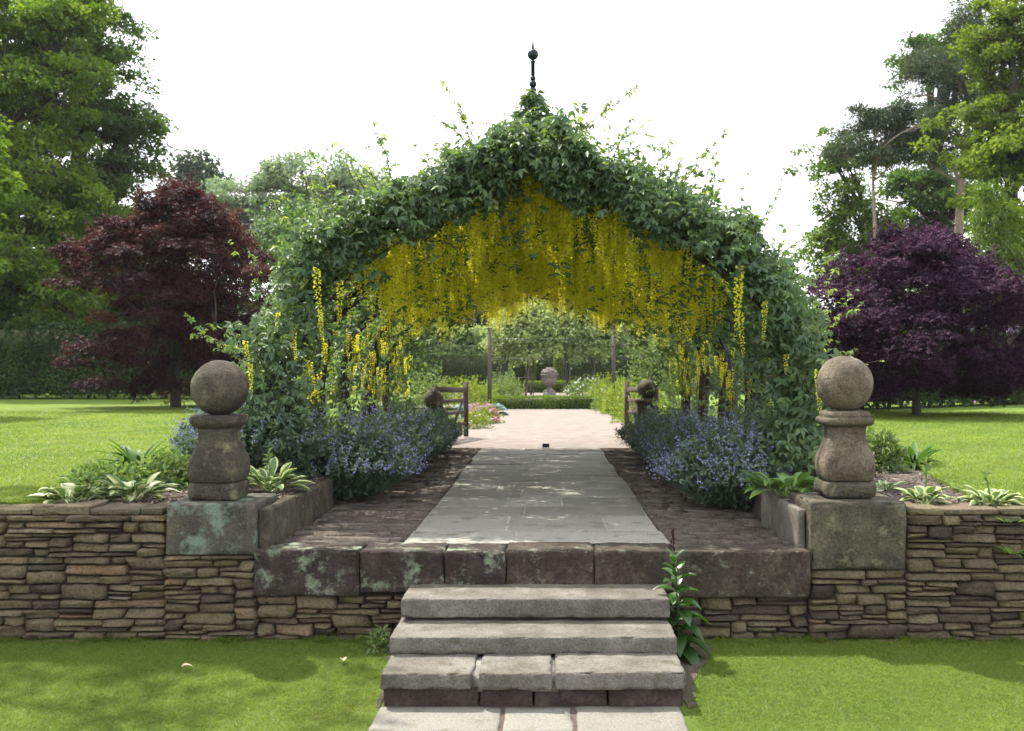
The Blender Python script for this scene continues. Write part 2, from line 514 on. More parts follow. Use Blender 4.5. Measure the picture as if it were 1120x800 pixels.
def rough_block(mb, lo, hi, r=.02, cell=.04, amp=.008, seed=0, freq=6.0, a=.5, chip=.0):
    """a hewn stone block: rounded arrises, uneven faces, chipped edges"""
    lo, hi = np.asarray(lo, float), np.asarray(hi, float)
    sz = hi - lo
    r = min(r, sz.min() * .45)
    axis_ = []
    for q_ in range(3):
        inner = np.linspace(r, sz[q_] - r, max(2, int(math.ceil((sz[q_] - 2 * r) / cell)) + 1))
        axis_.append(np.concatenate([[0, r * .4], inner, [sz[q_] - r * .4, sz[q_]]]))
    nn = np.array([len(v) - 1 for v in axis_])
    pts, idx, faces = [], {}, []

    def vid(i, j, k):
        key = (i, j, k)
        if key not in idx:
            idx[key] = len(pts)
            pts.append(lo + np.array([axis_[0][i], axis_[1][j], axis_[2][k]]))
        return idx[key]
    nx, ny, nz = nn
    for i in range(nx):
        for j in range(ny):
            faces.append([vid(i, j, 0), vid(i, j + 1, 0), vid(i + 1, j + 1, 0), vid(i + 1, j, 0)])
            faces.append([vid(i, j, nz), vid(i + 1, j, nz), vid(i + 1, j + 1, nz), vid(i, j + 1, nz)])
    for i in range(nx):
        for k in range(nz):
            faces.append([vid(i, 0, k), vid(i + 1, 0, k), vid(i + 1, 0, k + 1), vid(i, 0, k + 1)])
            faces.append([vid(i, ny, k), vid(i, ny, k + 1), vid(i + 1, ny, k + 1), vid(i + 1, ny, k)])
    for j in range(ny):
        for k in range(nz):
            faces.append([vid(0, j, k), vid(0, j, k + 1), vid(0, j + 1, k + 1), vid(0, j + 1, k)])
            faces.append([vid(nx, j, k), vid(nx, j + 1, k), vid(nx, j + 1, k + 1), vid(nx, j, k + 1)])
    P = np.array(pts)
    q = np.clip(P, lo + r, hi - r)
    d = P - q
    ln = np.linalg.norm(d, axis=1, keepdims=True)
    off = Vector((seed * 3.17, seed * 1.31, seed * .77))
    nz_ = np.array([mnoise.fractal(Vector(p) * freq + off, 1.0, 2.0, 4) for p in P])[:, None]
    ch = np.array([mnoise.noise(Vector(p) * freq * 1.7 + off * 2) for p in P])[:, None]
    edge = (np.sum(np.abs(d) > r * .5, axis=1, keepdims=True) >= 2)
    rr = r + nz_ * amp - edge * chip * np.maximum(0, ch) * 1.5
    P = np.where(ln > 1e-9, q + d / np.maximum(ln, 1e-9) * rr, P)
    mb.add(P, None, faces, a)


def lathe(mb, c, prof, k=24, sq=None, a=.5, amp=0, seed=0):
    """prof: (z, radius) upwards; sq: superellipse exponent for a squarish plan with softened corners"""
    c = np.asarray(c, float)
    th = (np.arange(k) + .5) * 2 * PI / k
    if sq:
        rr = (np.abs(np.cos(th)) ** sq + np.abs(np.sin(th)) ** sq) ** (-1 / sq)
    else:
        rr = np.ones(k)
    rings = []
    off = Vector((seed, seed * 2.3, 1.1))
    for z, r in prof:
        ring = np.stack([np.cos(th) * rr * r, np.sin(th) * rr * r, np.full(k, z)], 1)
        if amp:
            ring = np.array([p * (1 + amp * mnoise.fractal(Vector(p) * 7 + off, 1, 2, 4)) for p in ring])
        rings.append(ring + c)
    n = len(prof)
    V = np.concatenate(rings + [c[None] + [[0, 0, prof[0][0]]], c[None] + [[0, 0, prof[-1][0]]]])
    f = [[i * k + j, i * k + (j + 1) % k, (i + 1) * k + (j + 1) % k, (i + 1) * k + j] for i in range(n - 1) for j in range(k)]
    f3 = [[(j + 1) % k, j, n * k] for j in range(k)] + [[(n - 1) * k + j, (n - 1) * k + (j + 1) % k, n * k + 1] for j in range(k)]
    mb.add(V, f3, f, a)


def ball_profile(r, n=18, zc=0.0):
    return [(zc - r * math.cos(PI * i / n), max(.002, r * math.sin(PI * i / n))) for i in range(n + 1)]


# ------------------------------------------------------------------ the setting
def sheet(name, poly, z, mat, skirt=0.0, kind='structure'):
    bm = bmesh.new()
    vs = [bm.verts.new((x, y, z if not callable(z) else z(x, y))) for x, y in poly]
    f = bm.faces.new(vs)
    f.normal_update()
    if f.normal.z < 0:
        f.normal_flip()
    if skirt:
        n = len(vs)
        lo = [bm.verts.new((v.co.x, v.co.y, v.co.z - skirt)) for v in vs]
        for i in range(n):
            bm.faces.new((vs[i], vs[(i + 1) % n], lo[(i + 1) % n], lo[i]))
    me = bpy.data.meshes.new(name)
    bm.to_mesh(me)
    bm.free()
    me.materials.append(MATS[mat])
    o = bpy.data.objects.new(name, me)
    COL.objects.link(o)
    o['kind'] = kind
    return o


def lawn_z(y):
    return -0.06 * np.clip((5.95 - np.asarray(y, float)) / 1.4, 0, 1)


def inside_poly(poly, x, y):
    n = len(poly)
    r = np.zeros(len(x), bool)
    for i in range(n):
        x0, y0 = poly[i]
        x1, y1 = poly[(i + 1) % n]
        c = ((y0 > y) != (y1 > y)) & (x < (x1 - x0) * (y - y0) / ((y1 - y0) + 1e-12) + x0)
        r ^= c
    return r


def uneven(poly, amp, step, seed):
    """the same outline with an uneven edge"""
    g = rng(seed)
    out = []
    n = len(poly)
    for i in range(n):
        p, q = np.array(poly[i], float), np.array(poly[(i + 1) % n], float)
        m = max(1, int(np.linalg.norm(q - p) / step))
        for k in range(m):
            w = p + (q - p) * k / m
            out.append(tuple(w + (g.normal(0, amp, 2) if k else 0)))
    return out


mb = MB()
ys = np.concatenate([[-60, -20, 0, 3], np.linspace(4.2, 6.1, 8)])
xs = np.array([-80, -20, -6, 6, 20, 80.])
V = [(x, y, float(lawn_z(y))) for y in ys for x in xs]
nx = len(xs)
mb.add(V, None, [[j * nx + i, j * nx + i + 1, (j + 1) * nx + i + 1, (j + 1) * nx + i] for j in range(len(ys) - 1) for i in range(nx - 1)])
tag(mb.build('lower_lawn', 'lawn_soil'), kind='structure')
sheet('ground', [(-600, 6.3), (600, 6.3), (600, 900), (-600, 900)], .47, 'field')
LAWN_L = [(-60, 6.22), (-3.02, 6.22), (-3.15, 6.9), (-3.42, 7.8), (-3.45, 9.2), (-3.4, 10.8), (-3.4, 12.6), (-3.5, 14.5), (-3.8, 18), (-4.0, 34), (-60, 36)]
LAWN_R = [(60, 6.22), (2.80, 6.22), (2.86, 6.8), (3.05, 7.8), (3.35, 9.2), (3.7, 10.8), (4.0, 12.6), (4.1, 14.5), (3.9, 18), (3.9, 34), (60, 36)]
sheet('upper_lawn', uneven(LAWN_L, .02, .25, 1), .80, 'lawn_mown', .3)
sheet('upper_lawn', uneven(LAWN_R, .02, .25, 2), .80, 'lawn_mown', .3)
sheet('soil', [(-6.0, 6.22), (-1.735, 6.22), (-1.735, 15.0), (-6.0, 15.0)], .772, 'soil', .25)
sheet('soil', [(1.60, 6.22), (5.2, 6.22), (5.2, 15.0), (1.60, 15.0)], .772, 'soil', .25)
sheet('gravel', uneven([(-2.6, 14.02), (2.6, 14.02), (2.2, 16.5), (1.66, 18.0), (1.62, 28.3), (-1.42, 28.3), (-1.46, 18.6), (-2.2, 17.0)], .015, .3, 5), .535, 'gravel')
sheet('gravel', [(-4.5, 29.4), (4.5, 29.4), (4.5, 55), (-4.5, 55)], .535, 'gravel')
sheet('soil', uneven([(.71, 4.9), (.75, 4.92), (.80, 5.3), (.93, 5.65), (1.0, 5.9), (.71, 5.9)], .008, .04, 6), lambda x, y: float(lawn_z(y)) + .006, 'soil')
sheet('soil', uneven([(-.81, 4.9), (-.83, 4.92), (-.85, 5.5), (-.95, 5.9), (-.81, 5.9)], .008, .04, 7), lambda x, y: float(lawn_z(y)) + .006, 'soil')

# the flagged path of the terrace: rows of slabs with mortar between
g = rng(11)
mb = MB()
y = 6.26
row = 0
while y < 13.9:
    d = min(g.uniform(.42, .80), 13.96 - y)
    if 13.96 - y - d < .2:
        d = 13.96 - y
    x0, x1 = -.855, .765
    cuts = [x0]
    while cuts[-1] < x1 - .3:
        cuts.append(min(x1, cuts[-1] + g.uniform(.40, .95)))
    if x1 - cuts[-1] > .001:
        cuts[-1] = x1
    for a0, a1 in zip(cuts[:-1], cuts[1:]):
        e0 = g.uniform(-.03, .01) if a0 == x0 else .006
        e1 = g.uniform(-.03, .01) if a1 == x1 else .006
        rough_block(mb, (a0 + e0, y + .006, .49), (a1 - e1, y + d - .006, .545 + g.uniform(-.004, .004)), .008, .14, .004, seed=row + a0 * 3, a=g.uniform(0, 1), chip=.004)
    y += d
    row += 1
tag(mb.build('path', 'flag_stone', smooth=True), kind='structure')
sheet('path_joints', [(-.86, 6.24), (.77, 6.24), (.77, 13.95), (-.86, 13.95)], .540, 'grit')


def setts(name, x0, x1, y0, y1, seed):
    """stones pitched on edge, long side across the terrace"""
    g = rng(seed)
    mb = MB()
    y = y0
    while y < y1:
        d = g.uniform(.020, .060) * (1 if y < 10 else 1.3)
        x = x0 + g.uniform(-.12, .0)
        while x < x1:
            w = g.choice([g.uniform(.08, .18), g.uniform(.16, .45)])
            a0, a1 = max(x0, x), min(x1, x + w)
            if a1 - a0 > .03:
                z = .526 + g.normal(0, .006)
                tl = g.normal(0, .006, 4)
                e = .002
                jy = g.normal(0, .010)
                tw = g.normal(0, .006)
                V = [(a0, y + e, .45), (a1, y + e, .45), (a1, y + d - e, .45), (a0, y + d - e, .45),
                     (a0 + .008, y + e + .004, z + tl[0]), (a1 - .008, y + e + .004 + g.normal(0, .004), z + tl[1]), (a1 - .008, y + d - e - .004, z + tl[2]), (a0 + .008, y + d - e - .004 + g.normal(0, .004), z + tl[3])]
                V = [(vx, vy + jy + (tw if vx > (a0 + a1) / 2 else -tw), vz) for vx, vy, vz in V]
                mb.add(V, None, [(4, 5, 6, 7), (0, 1, 5, 4), (1, 2, 6, 5), (2, 3, 7, 6), (3, 0, 4, 7)], g.uniform(.30, .62))
            x += w
        y += d
    return tag(mb.build(name, 'sett_stone'), kind='structure')


setts('pavement', -1.83, -.875, 6.26, 14.0, 21)
setts('pavement', .785, 1.71, 6.26, 14.0, 22)
sheet('pavement_bed', [(-1.84, 6.24), (-.868, 6.24), (-.868, 14.0), (-1.84, 14.0)], .505, 'soil')
sheet('pavement_bed', [(.776, 6.24), (1.72, 6.24), (1.72, 14.0), (.776, 14.0)], .505, 'soil')


# ------------------------------------------------------------------ dry stone walls
def wall_stone(mb, g, x0, x1, z0, z1, yf, prot=.02, depth=.12, a=.5, flat=False):
    w, h = x1 - x0, z1 - z0
    nu, nv = max(6, int(w / .030)), 6
    e_u, e_v = min(.2, .016 / w), min(.34, .012 / h)
    u = np.concatenate([[-1], np.linspace(-1 + e_u, 1 - e_u, nu - 2), [1]])
    v = np.concatenate([[-1], np.linspace(-1 + e_v, 1 - e_v, nv - 2), [1]])
    U, Vv = np.meshgrid(u, v)
    gap = g.uniform(.0015, .0060)
    hw, hh = w / 2 - gap, h / 2 - gap
    cx, cz = (x0 + x1) / 2, (z0 + z1) / 2
    # uneven outline: top and bottom edges wander, ends slope
    kt = g.normal(0, .07, nu) * h
    kb = g.normal(0, .07, nu) * h
    wob = np.where(Vv > 0, kt[None, :] * Vv, kb[None, :] * -Vv)
    sl = g.normal(0, .12, 2) * h
    X = cx + U * hw * (1 - .03 * (np.abs(Vv) ** 3) * min(1, h / w * 2)) + sl[0] * Vv * (np.abs(U) ** 3)
    Z = cz + Vv * hh * (1 - g.uniform(.0, .16) * np.abs(U) ** 6) + wob * .5 * (1 - np.abs(U) ** 4)
    prof = np.where(np.abs(U) > .999, .0, 1.0) * np.where(np.abs(Vv) > .999, .0, 1.0)
    Y = yf + .018 - (prot + .018) * prof + g.normal(0, .0045, U.shape) * (.3 + .7 * prof) + g.normal(0, .014) * U + g.normal(0, .009) * Vv
    front = np.stack([X, Y, Z], -1)
    back = front.copy()
    back[..., 1] = yf + depth
    P = front.reshape(-1, 3)
    f = []
    for j in range(nv - 1):
        for i in range(nu - 1):
            f.append([j * nu + i, j * nu + i + 1, (j + 1) * nu + i + 1, (j + 1) * nu + i])
    ring = [(0, i) for i in range(nu)] + [(j, nu - 1) for j in range(1, nv)] + [(nv - 1, i) for i in range(nu - 2, -1, -1)] + [(j, 0) for j in range(nv - 2, 0, -1)]
    rb = np.array([back[j, i] for j, i in ring])
    n0 = len(P)
    m = len(ring)
    for k in range(m):
        j, i = ring[k]
        j2, i2 = ring[(k + 1) % m]
        f.append([j2 * nu + i2, j * nu + i, n0 + k, n0 + (k + 1) % m])
    mb.add(np.concatenate([P, rb]), None, f, a)


def dry_wall(mb, x0, x1, z0, z1, yf, seed, big=1.0):
    """fills a stretch with flat irregular stones laid on the lowest free place"""
    g = rng(seed)
    res = .01
    n = int(round((x1 - x0) / res))
    sky = np.full(n, z0)
    guard = 0
    while guard < 6000:
        guard += 1
        i = int(np.argmin(sky))
        lo = sky[i]
        if lo >= z1 - .012:
            break
        j = i
        while j < n and abs(sky[j] - lo) < .004:
            j += 1
        seg = (j - i) * res
        left = sky[i - 1] - lo if i > 0 else .2
        right = sky[j] - lo if j < n else .2
        w = g.choice([g.uniform(.10, .18), g.uniform(.17, .30), g.uniform(.28, .42)], p=[.3, .5, .2]) * big
        if seg - w < .09:
            w = seg
        if w > .46:
            w = seg * g.uniform(.4, .6)
        h = g.choice([g.uniform(.020, .036), g.uniform(.036, .06), g.uniform(.06, .095)], p=[.42, .40, .18])
        if w < .14:
            h = min(h, .07)
        for other in (left, right):
            if .02 < other < .13 and abs(other - h) < .022:
                h = other
        if w < .05:
            h = max(.012, min(left, right, .1))
        if lo + h > z1 - .024:
            h = z1 - lo
        a = np.clip(g.choice([g.normal(.25, .13), g.normal(.55, .15), g.normal(.88, .07)], p=[.5, .43, .07]), 0, 1)
        k = max(1, int(round(w / res)))
        wall_stone(mb, g, x0 + i * res, x0 + min(n, i + k) * res, lo, lo + h, yf + g.normal(0, .008), g.uniform(.008, .026), .14, a)
        sky[i:i + k] = lo + h


def coping(mb, x0, x1, z, yf, seed):
    g = rng(seed)
    x = x0
    while x < x1 - .03:
        w = min(g.uniform(.20, .36), x1 - x)
        if x1 - x - w < .1:
            w = x1 - x
        h = g.uniform(.03, .055)
        rough_block(mb, (x + .004, yf - g.uniform(.005, .03), z - .012), (x + w - .004, yf + g.uniform(.22, .3), z - .012 + h), .006, .035, .007, seed=seed + x, a=np.clip(g.normal(.45, .2), 0, 1), chip=.012)
        x += w


t = thing('dry_stone_wall', 'dark dry stone retaining wall below the lichen-covered pillar block and shaded lawn', 'wall', (-3.0, 6.0, 0), 'dry stone walls beside the steps')
mb = MB()
dry_wall(mb, -7.0, -2.285, -.05, .755, 6.0, 31)
dry_wall(mb, -2.285, -1.735, -.05, .512, 6.0, 32, .9)
dry_wall(mb, -1.735, -.76, -.05, .262, 6.03, 33, .9)
mb.build('stonework', 'wall_stone', t)
mb = MB()
coping(mb, -7.0, -2.29, .767, 6.0, 34)
mb.build('coping', 'wall_stone', t, smooth=True)
mb = MB()
box(mb, (-7.0, 6.05, -.1), (-2.29, 6.2, .75))
box(mb, (-2.29, 6.05, -.1), (-1.74, 6.2, .505))
box(mb, (-1.74, 6.08, -.1), (-.70, 6.2, .26))
mb.build('rubble_core', 'soil', t)

t = thing('dry_stone_wall', 'sunlit brown dry stone retaining wall below the pillar block without lichen', 'wall', (3.0, 6.0, 0), 'dry stone walls beside the steps')
mb = MB()
dry_wall(mb, 2.185, 7.0, -.05, .755, 6.0, 41, .95)
dry_wall(mb, 1.605, 2.185, -.05, .422, 6.0, 45, .9)
dry_wall(mb, .66, 1.605, -.05, .262, 6.03, 43, .9)
mb.build('stonework', 'wall_stone', t)
mb = MB()
coping(mb, 2.19, 7.0, .767, 6.0, 44)
mb.build('coping', 'wall_stone', t, smooth=True)
mb = MB()
box(mb, (2.19, 6.05, -.1), (7.0, 6.2, .75))
box(mb, (1.61, 6.05, -.1), (2.188, 6.2, .415))
box(mb, (.62, 6.08, -.1), (1.608, 6.2, .26))
mb.build('rubble_core', 'soil', t)

# big edge stones along the front of the terrace
t = thing('terrace_kerb', 'row of large dark edge stones along the front of the terrace', 'kerb', (0, 6.1, .26))
ks = [(-1.738, -1.108, .272, 'kerb_stone'), (-1.100, -.602, .290, 'kerb_stone'), (-.594, -.232, .30, 'kerb_stone'), (-.224, .300, .30, 'kerb_stone_plain'), (.308, .765, .30, 'kerb_stone_plain'), (.775, 1.600, .262, 'kerb_stone_plain')]
for i, (a, b, zb, mt) in enumerate(ks):
    mb = MB()
    rough_block(mb, (a - .001, 5.955 + .006 * (i % 2), zb), (b + .001, 6.245, .548 - .004 * (i % 3)), .012, .025, .007, seed=50 + i, freq=5, chip=.014)
    mb.build('kerb_stone', mt, t, smooth=True)
mb = MB()
box(mb, (-1.70, 6.02, .30), (1.56, 6.2, .52))
mb.build('mortar_bed', 'riser_stone', t)

# the steps
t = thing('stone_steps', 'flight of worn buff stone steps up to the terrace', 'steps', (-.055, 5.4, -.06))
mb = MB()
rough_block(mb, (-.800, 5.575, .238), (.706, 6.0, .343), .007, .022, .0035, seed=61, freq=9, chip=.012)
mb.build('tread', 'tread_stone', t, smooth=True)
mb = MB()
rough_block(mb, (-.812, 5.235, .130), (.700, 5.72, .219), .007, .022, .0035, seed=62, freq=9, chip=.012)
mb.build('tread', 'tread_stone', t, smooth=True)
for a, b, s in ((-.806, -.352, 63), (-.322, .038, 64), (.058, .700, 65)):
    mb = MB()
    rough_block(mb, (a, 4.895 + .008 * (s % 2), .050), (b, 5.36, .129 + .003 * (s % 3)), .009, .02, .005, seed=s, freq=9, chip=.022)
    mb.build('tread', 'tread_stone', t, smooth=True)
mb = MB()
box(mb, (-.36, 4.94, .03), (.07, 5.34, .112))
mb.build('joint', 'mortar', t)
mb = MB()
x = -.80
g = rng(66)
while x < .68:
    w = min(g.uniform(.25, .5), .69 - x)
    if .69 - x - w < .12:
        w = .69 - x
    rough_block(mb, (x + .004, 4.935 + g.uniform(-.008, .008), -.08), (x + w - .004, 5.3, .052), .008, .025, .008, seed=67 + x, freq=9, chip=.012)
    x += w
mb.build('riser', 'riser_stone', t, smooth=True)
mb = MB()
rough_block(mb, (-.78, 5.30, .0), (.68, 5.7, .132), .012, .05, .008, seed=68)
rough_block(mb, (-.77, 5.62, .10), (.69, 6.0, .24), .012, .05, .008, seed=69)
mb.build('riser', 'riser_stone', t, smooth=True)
# paving at the foot of the steps
g = rng(70)
mb = MB()
yy = 4.915
for r_ in range(6):
    d = .36 if r_ == 0 else g.uniform(.4, .6)
    cuts = [-.818, -.20, .145, .675] if r_ == 0 else [-.84, g.uniform(-.3, -.1), g.uniform(.1, .3), .70]
    for a, b in zip(cuts[:-1], cuts[1:]):
        rough_block(mb, (a + .008, yy - d + .006, -.10), (b - .008, yy - .004, -.034 + g.uniform(-.004, .004)), .010, .05, .005, seed=71 + r_ + a, a=g.uniform(.0, .35), chip=.012)
    yy -= d
tag(mb.build('path', 'flag_stone', smooth=True), kind='structure')
sheet('path_joints', [(-.80, 2.0), (.66, 2.0), (.66, 4.93), (-.80, 4.93)], -.041, 'soil')

# upright edging slabs that hold the beds back
t = thing('bed_kerb', 'low mossy kerb slabs beside the lichen-covered pillar', 'kerb', (-1.70, 6.9, .515), 'upright kerbs of the beds')
for a, b, s in ((6.03, 6.72, 1), (6.73, 7.9, 2)):
    mb = MB()
    rough_block(mb, (-1.733, a, .515), (-1.672, b, .795 - .012 * s), .012, .05, .008, seed=80 + s, chip=.01)
    mb.build('slab', 'block_plain', t, smooth=True)
t = thing('bed_kerb', 'low buff kerb slab beside the pillar without lichen', 'kerb', (1.57, 6.6, .515), 'upright kerbs of the beds')
mb = MB()
rough_block(mb, (1.548, 6.07, .515), (1.598, 7.1, .775), .012, .05, .008, seed=84, chip=.01)
mb.build('slab', 'tread_stone', t, smooth=True)


# ------------------------------------------------------------------ ball-topped pillars
def pillar(x, label, bx0, bx1, zb, zt, mblock, mfin, mball, seed, cap_double):
    yc = 6.25
    t = thing('stone_pillar', label, 'pillar', (x, yc, zb), 'ball-topped pillars at the steps')
    mb = MB()
    rough_block(mb, (bx0, 5.968, zb), (bx1, 6.50, zt), .012, .025, .006, seed=seed, chip=.020)
    mb.build('base_block', mblock, t, smooth=True)
    z = zt + .003
    pw_ = .158 if cap_double else .147
    mb = MB()
    rough_block(mb, (x - pw_, yc - pw_, z), (x + pw_, yc + pw_, z + .105), .012 if not cap_double else .035, .03, .006, seed=seed + 1, chip=.016)
    mb.build('plinth', mblock if cap_double else mfin, t, smooth=True)
    z += .105
    mb = MB()
    prof = [(0, .140), (.010, .148), (.05, .157), (.095, .160), (.14, .154), (.185, .137), (.23, .119), (.265, .110), (.30, .108), (.335, .113)]
    lathe(mb, (x, yc, z + .002), prof, 64, 7.0, amp=.022, seed=seed)
    mb.build('baluster', mfin, t, smooth=True)
    z += .337
    mb = MB()
    if cap_double:
        lathe(mb, (x, yc, z), [(0, .115), (.008, .140), (.022, .153), (.042, .155), (.052, .150), (.055, .132), (.063, .137), (.086, .134), (.096, .11)], 48, 6.0, amp=.03, seed=seed + 3)
    else:
        lathe(mb, (x, yc, z), [(0, .115), (.010, .132), (.028, .147), (.042, .150), (.070, .150), (.078, .141)], 48, 7.0, amp=.028, seed=seed + 3)
    mb.build('cap', mfin, t, smooth=True)
    z += .078 if not cap_double else .096
    mb = MB()
    lathe(mb, (x, yc, z + .168), ball_profile(.174, 32), 56, amp=.020, seed=seed + 5)
    mb.build('ball', mball, t, smooth=True)


pillar(-2.035, 'dark ball-topped stone pillar on a block covered in blue-green lichen', -2.268, -1.736, .516, .822, 'block_lichen', 'finial_dark', 'finial_dark', 90, False)
pillar(1.887, 'brown ball-topped stone pillar on a plain block without lichen', 1.602, 2.172, .428, .832, 'block_plain', 'finial_brown', 'finial_brown', 95, True)

# ------------------------------------------------------------------ the iron arch and its laburnums
ACX = -.08
HALF = [(2.10, .50), (2.13, 1.0), (2.14, 1.5), (2.08, 1.92), (1.91, 2.22), (1.66, 2.52), (1.31, 2.74), (.93, 2.90), (.58, 3.03), (.34, 3.17), (.15, 3.34), (.04, 3.54)]
_h = np.array(HALF)
_seg = np.concatenate([[0], np.cumsum(np.linalg.norm(np.diff(_h, axis=0), axis=1))])
HL = _seg[-1]


def hoop_at(s, side):
    """s 0..1 from the foot to the apex; side -1 or 1 -> x, z and the outward normal"""
    d = np.asarray(s) * HL
    x = np.interp(d, _seg, _h[:, 0])
    z = np.interp(d, _seg, _h[:, 1])
    x2 = np.interp(np.minimum(d + .12, HL), _seg, _h[:, 0])
    z2 = np.interp(np.minimum(d + .12, HL), _seg, _h[:, 1])
    x1 = np.interp(np.maximum(d - .12, 0), _seg, _h[:, 0])
    z1 = np.interp(np.maximum(d - .12, 0), _seg, _h[:, 1])
    tx, tz = x2 - x1, z2 - z1
    l = np.hypot(tx, tz)
    return ACX + side * x, z, side * tz / l, -tx / l


HOOPS = [8.1, 9.6, 11.1, 12.6, 14.1]
arch = thing('garden_arch', 'black iron hooped archway with a beaded finial, overgrown with yellow laburnum', 'arch', (ACX, 8.1, .53))
for yh in HOOPS:
    mb = MB()
    s = np.linspace(0, 1, 40)
    for side in (-1, 1):
        x, z, _, _ = hoop_at(s, side)
        if yh > 8.2:      # only the front hoop carries the pointed top
            z = np.minimum(z, 2.98)
        tube(mb, np.stack([x, np.full(40, yh), z], 1), .022, 8)
    mb.build('hoop', 'iron_black', arch)
for side in (-1, 1):
    for s in (.22, .45, .66, .86):
        x, z, _, _ = hoop_at(s, side)
        mb = MB()
        tube(mb, [(x, 8.1, z), (x, 11, z), (x, 14.1, z)], .012, 6)
        mb.build('rail', 'iron_black', arch)
fin = MB()
fx = ACX - .01
lathe(fin, (fx, 8.1, 3.60), [(0, .012), (.42, .012), (.425, .016)], 10)
for zz, rr in ((3.90, .031), (3.955, .031), (4.00, .024)):
    lathe(fin, (fx, 8.1, zz), ball_profile(rr, 10), 14)
lathe(fin, (fx, 8.1, 4.02), [(0, .016), (.11, .016), (.112, .021), (.118, .021), (.12, .010), (.13, .010)], 12)
fo = fin.build('finial', 'iron_black', arch, smooth=True)
mb = MB()
lathe(mb, (fx, 8.1, 4.195), ball_profile(.045, 14), 18)
mb.build('finial_ball', 'iron_black', fo, smooth=True)
mb = MB()
lathe(mb, (fx, 8.1, 4.235), [(0, .012), (.05, .007), (.115, .001)], 8)
mb.build('finial_spike', 'iron_black', fo, smooth=True)


def raceme_mesh(seed, L):
    """a hanging flower chain: stalk and small pea flowers, thinner to the tip"""
    g = rng(seed)
    mb = MB()
    n = int(L / .0085)
    t = np.linspace(0.08, 1, n)
    sway = g.normal(0, .02, 2)
    ax = np.stack([sway[0] * t ** 2, sway[1] * t ** 2, -L * t], 1)
    th = np.arange(n) * 2.4 + g.uniform(0, 6)
    rad = (.040 * (1 - t * .72)) * g.uniform(.6, 1.2, n)
    out = np.stack([np.cos(th), np.sin(th), g.normal(-.25, .3, n)], 1)
    P = ax + out * rad[:, None] * .45
    sz = .024 * (1 - .45 * t) * g.uniform(.8, 1.2, n)
    rv = np.clip(.75 + g.normal(0, .16) - .35 * t + g.normal(0, .15, n), 0, 1)
    leaves(mb, P, out, g.normal(0, 1, (n, 3)), sz * 1.3, sz * 1.1, rv, .3, .2)
    leaves(mb, P + out * (sz * .3)[:, None], out + g.normal(0, .6, (n, 3)), g.normal(0, 1, (n, 3)), sz, sz * 1.1, np.clip(rv + .15, 0, 1), .2, .1)
    V = np.concatenate([[(0, 0, .02)], ax])
    return mb


RVAR = [raceme_mesh(200 + i, L) for i, L in enumerate((.22, .28, .34, .40, .46, .52))]
RMESH = [m.mesh('flower_raceme', 'laburnum_flower') for m in RVAR]


def merge_variant(dst, src, pos, rot, sc, dv=0.0):
    V = np.concatenate(src.V)
    A = np.concatenate(src.A)
    F = np.concatenate(src.F3)
    c, s = math.cos(rot), math.sin(rot)
    M = np.array([[c, -s, 0], [s, c, 0], [0, 0, 1]])
    dst.add(V @ M.T * sc + pos, F, None, np.clip(A + dv, 0, 1))


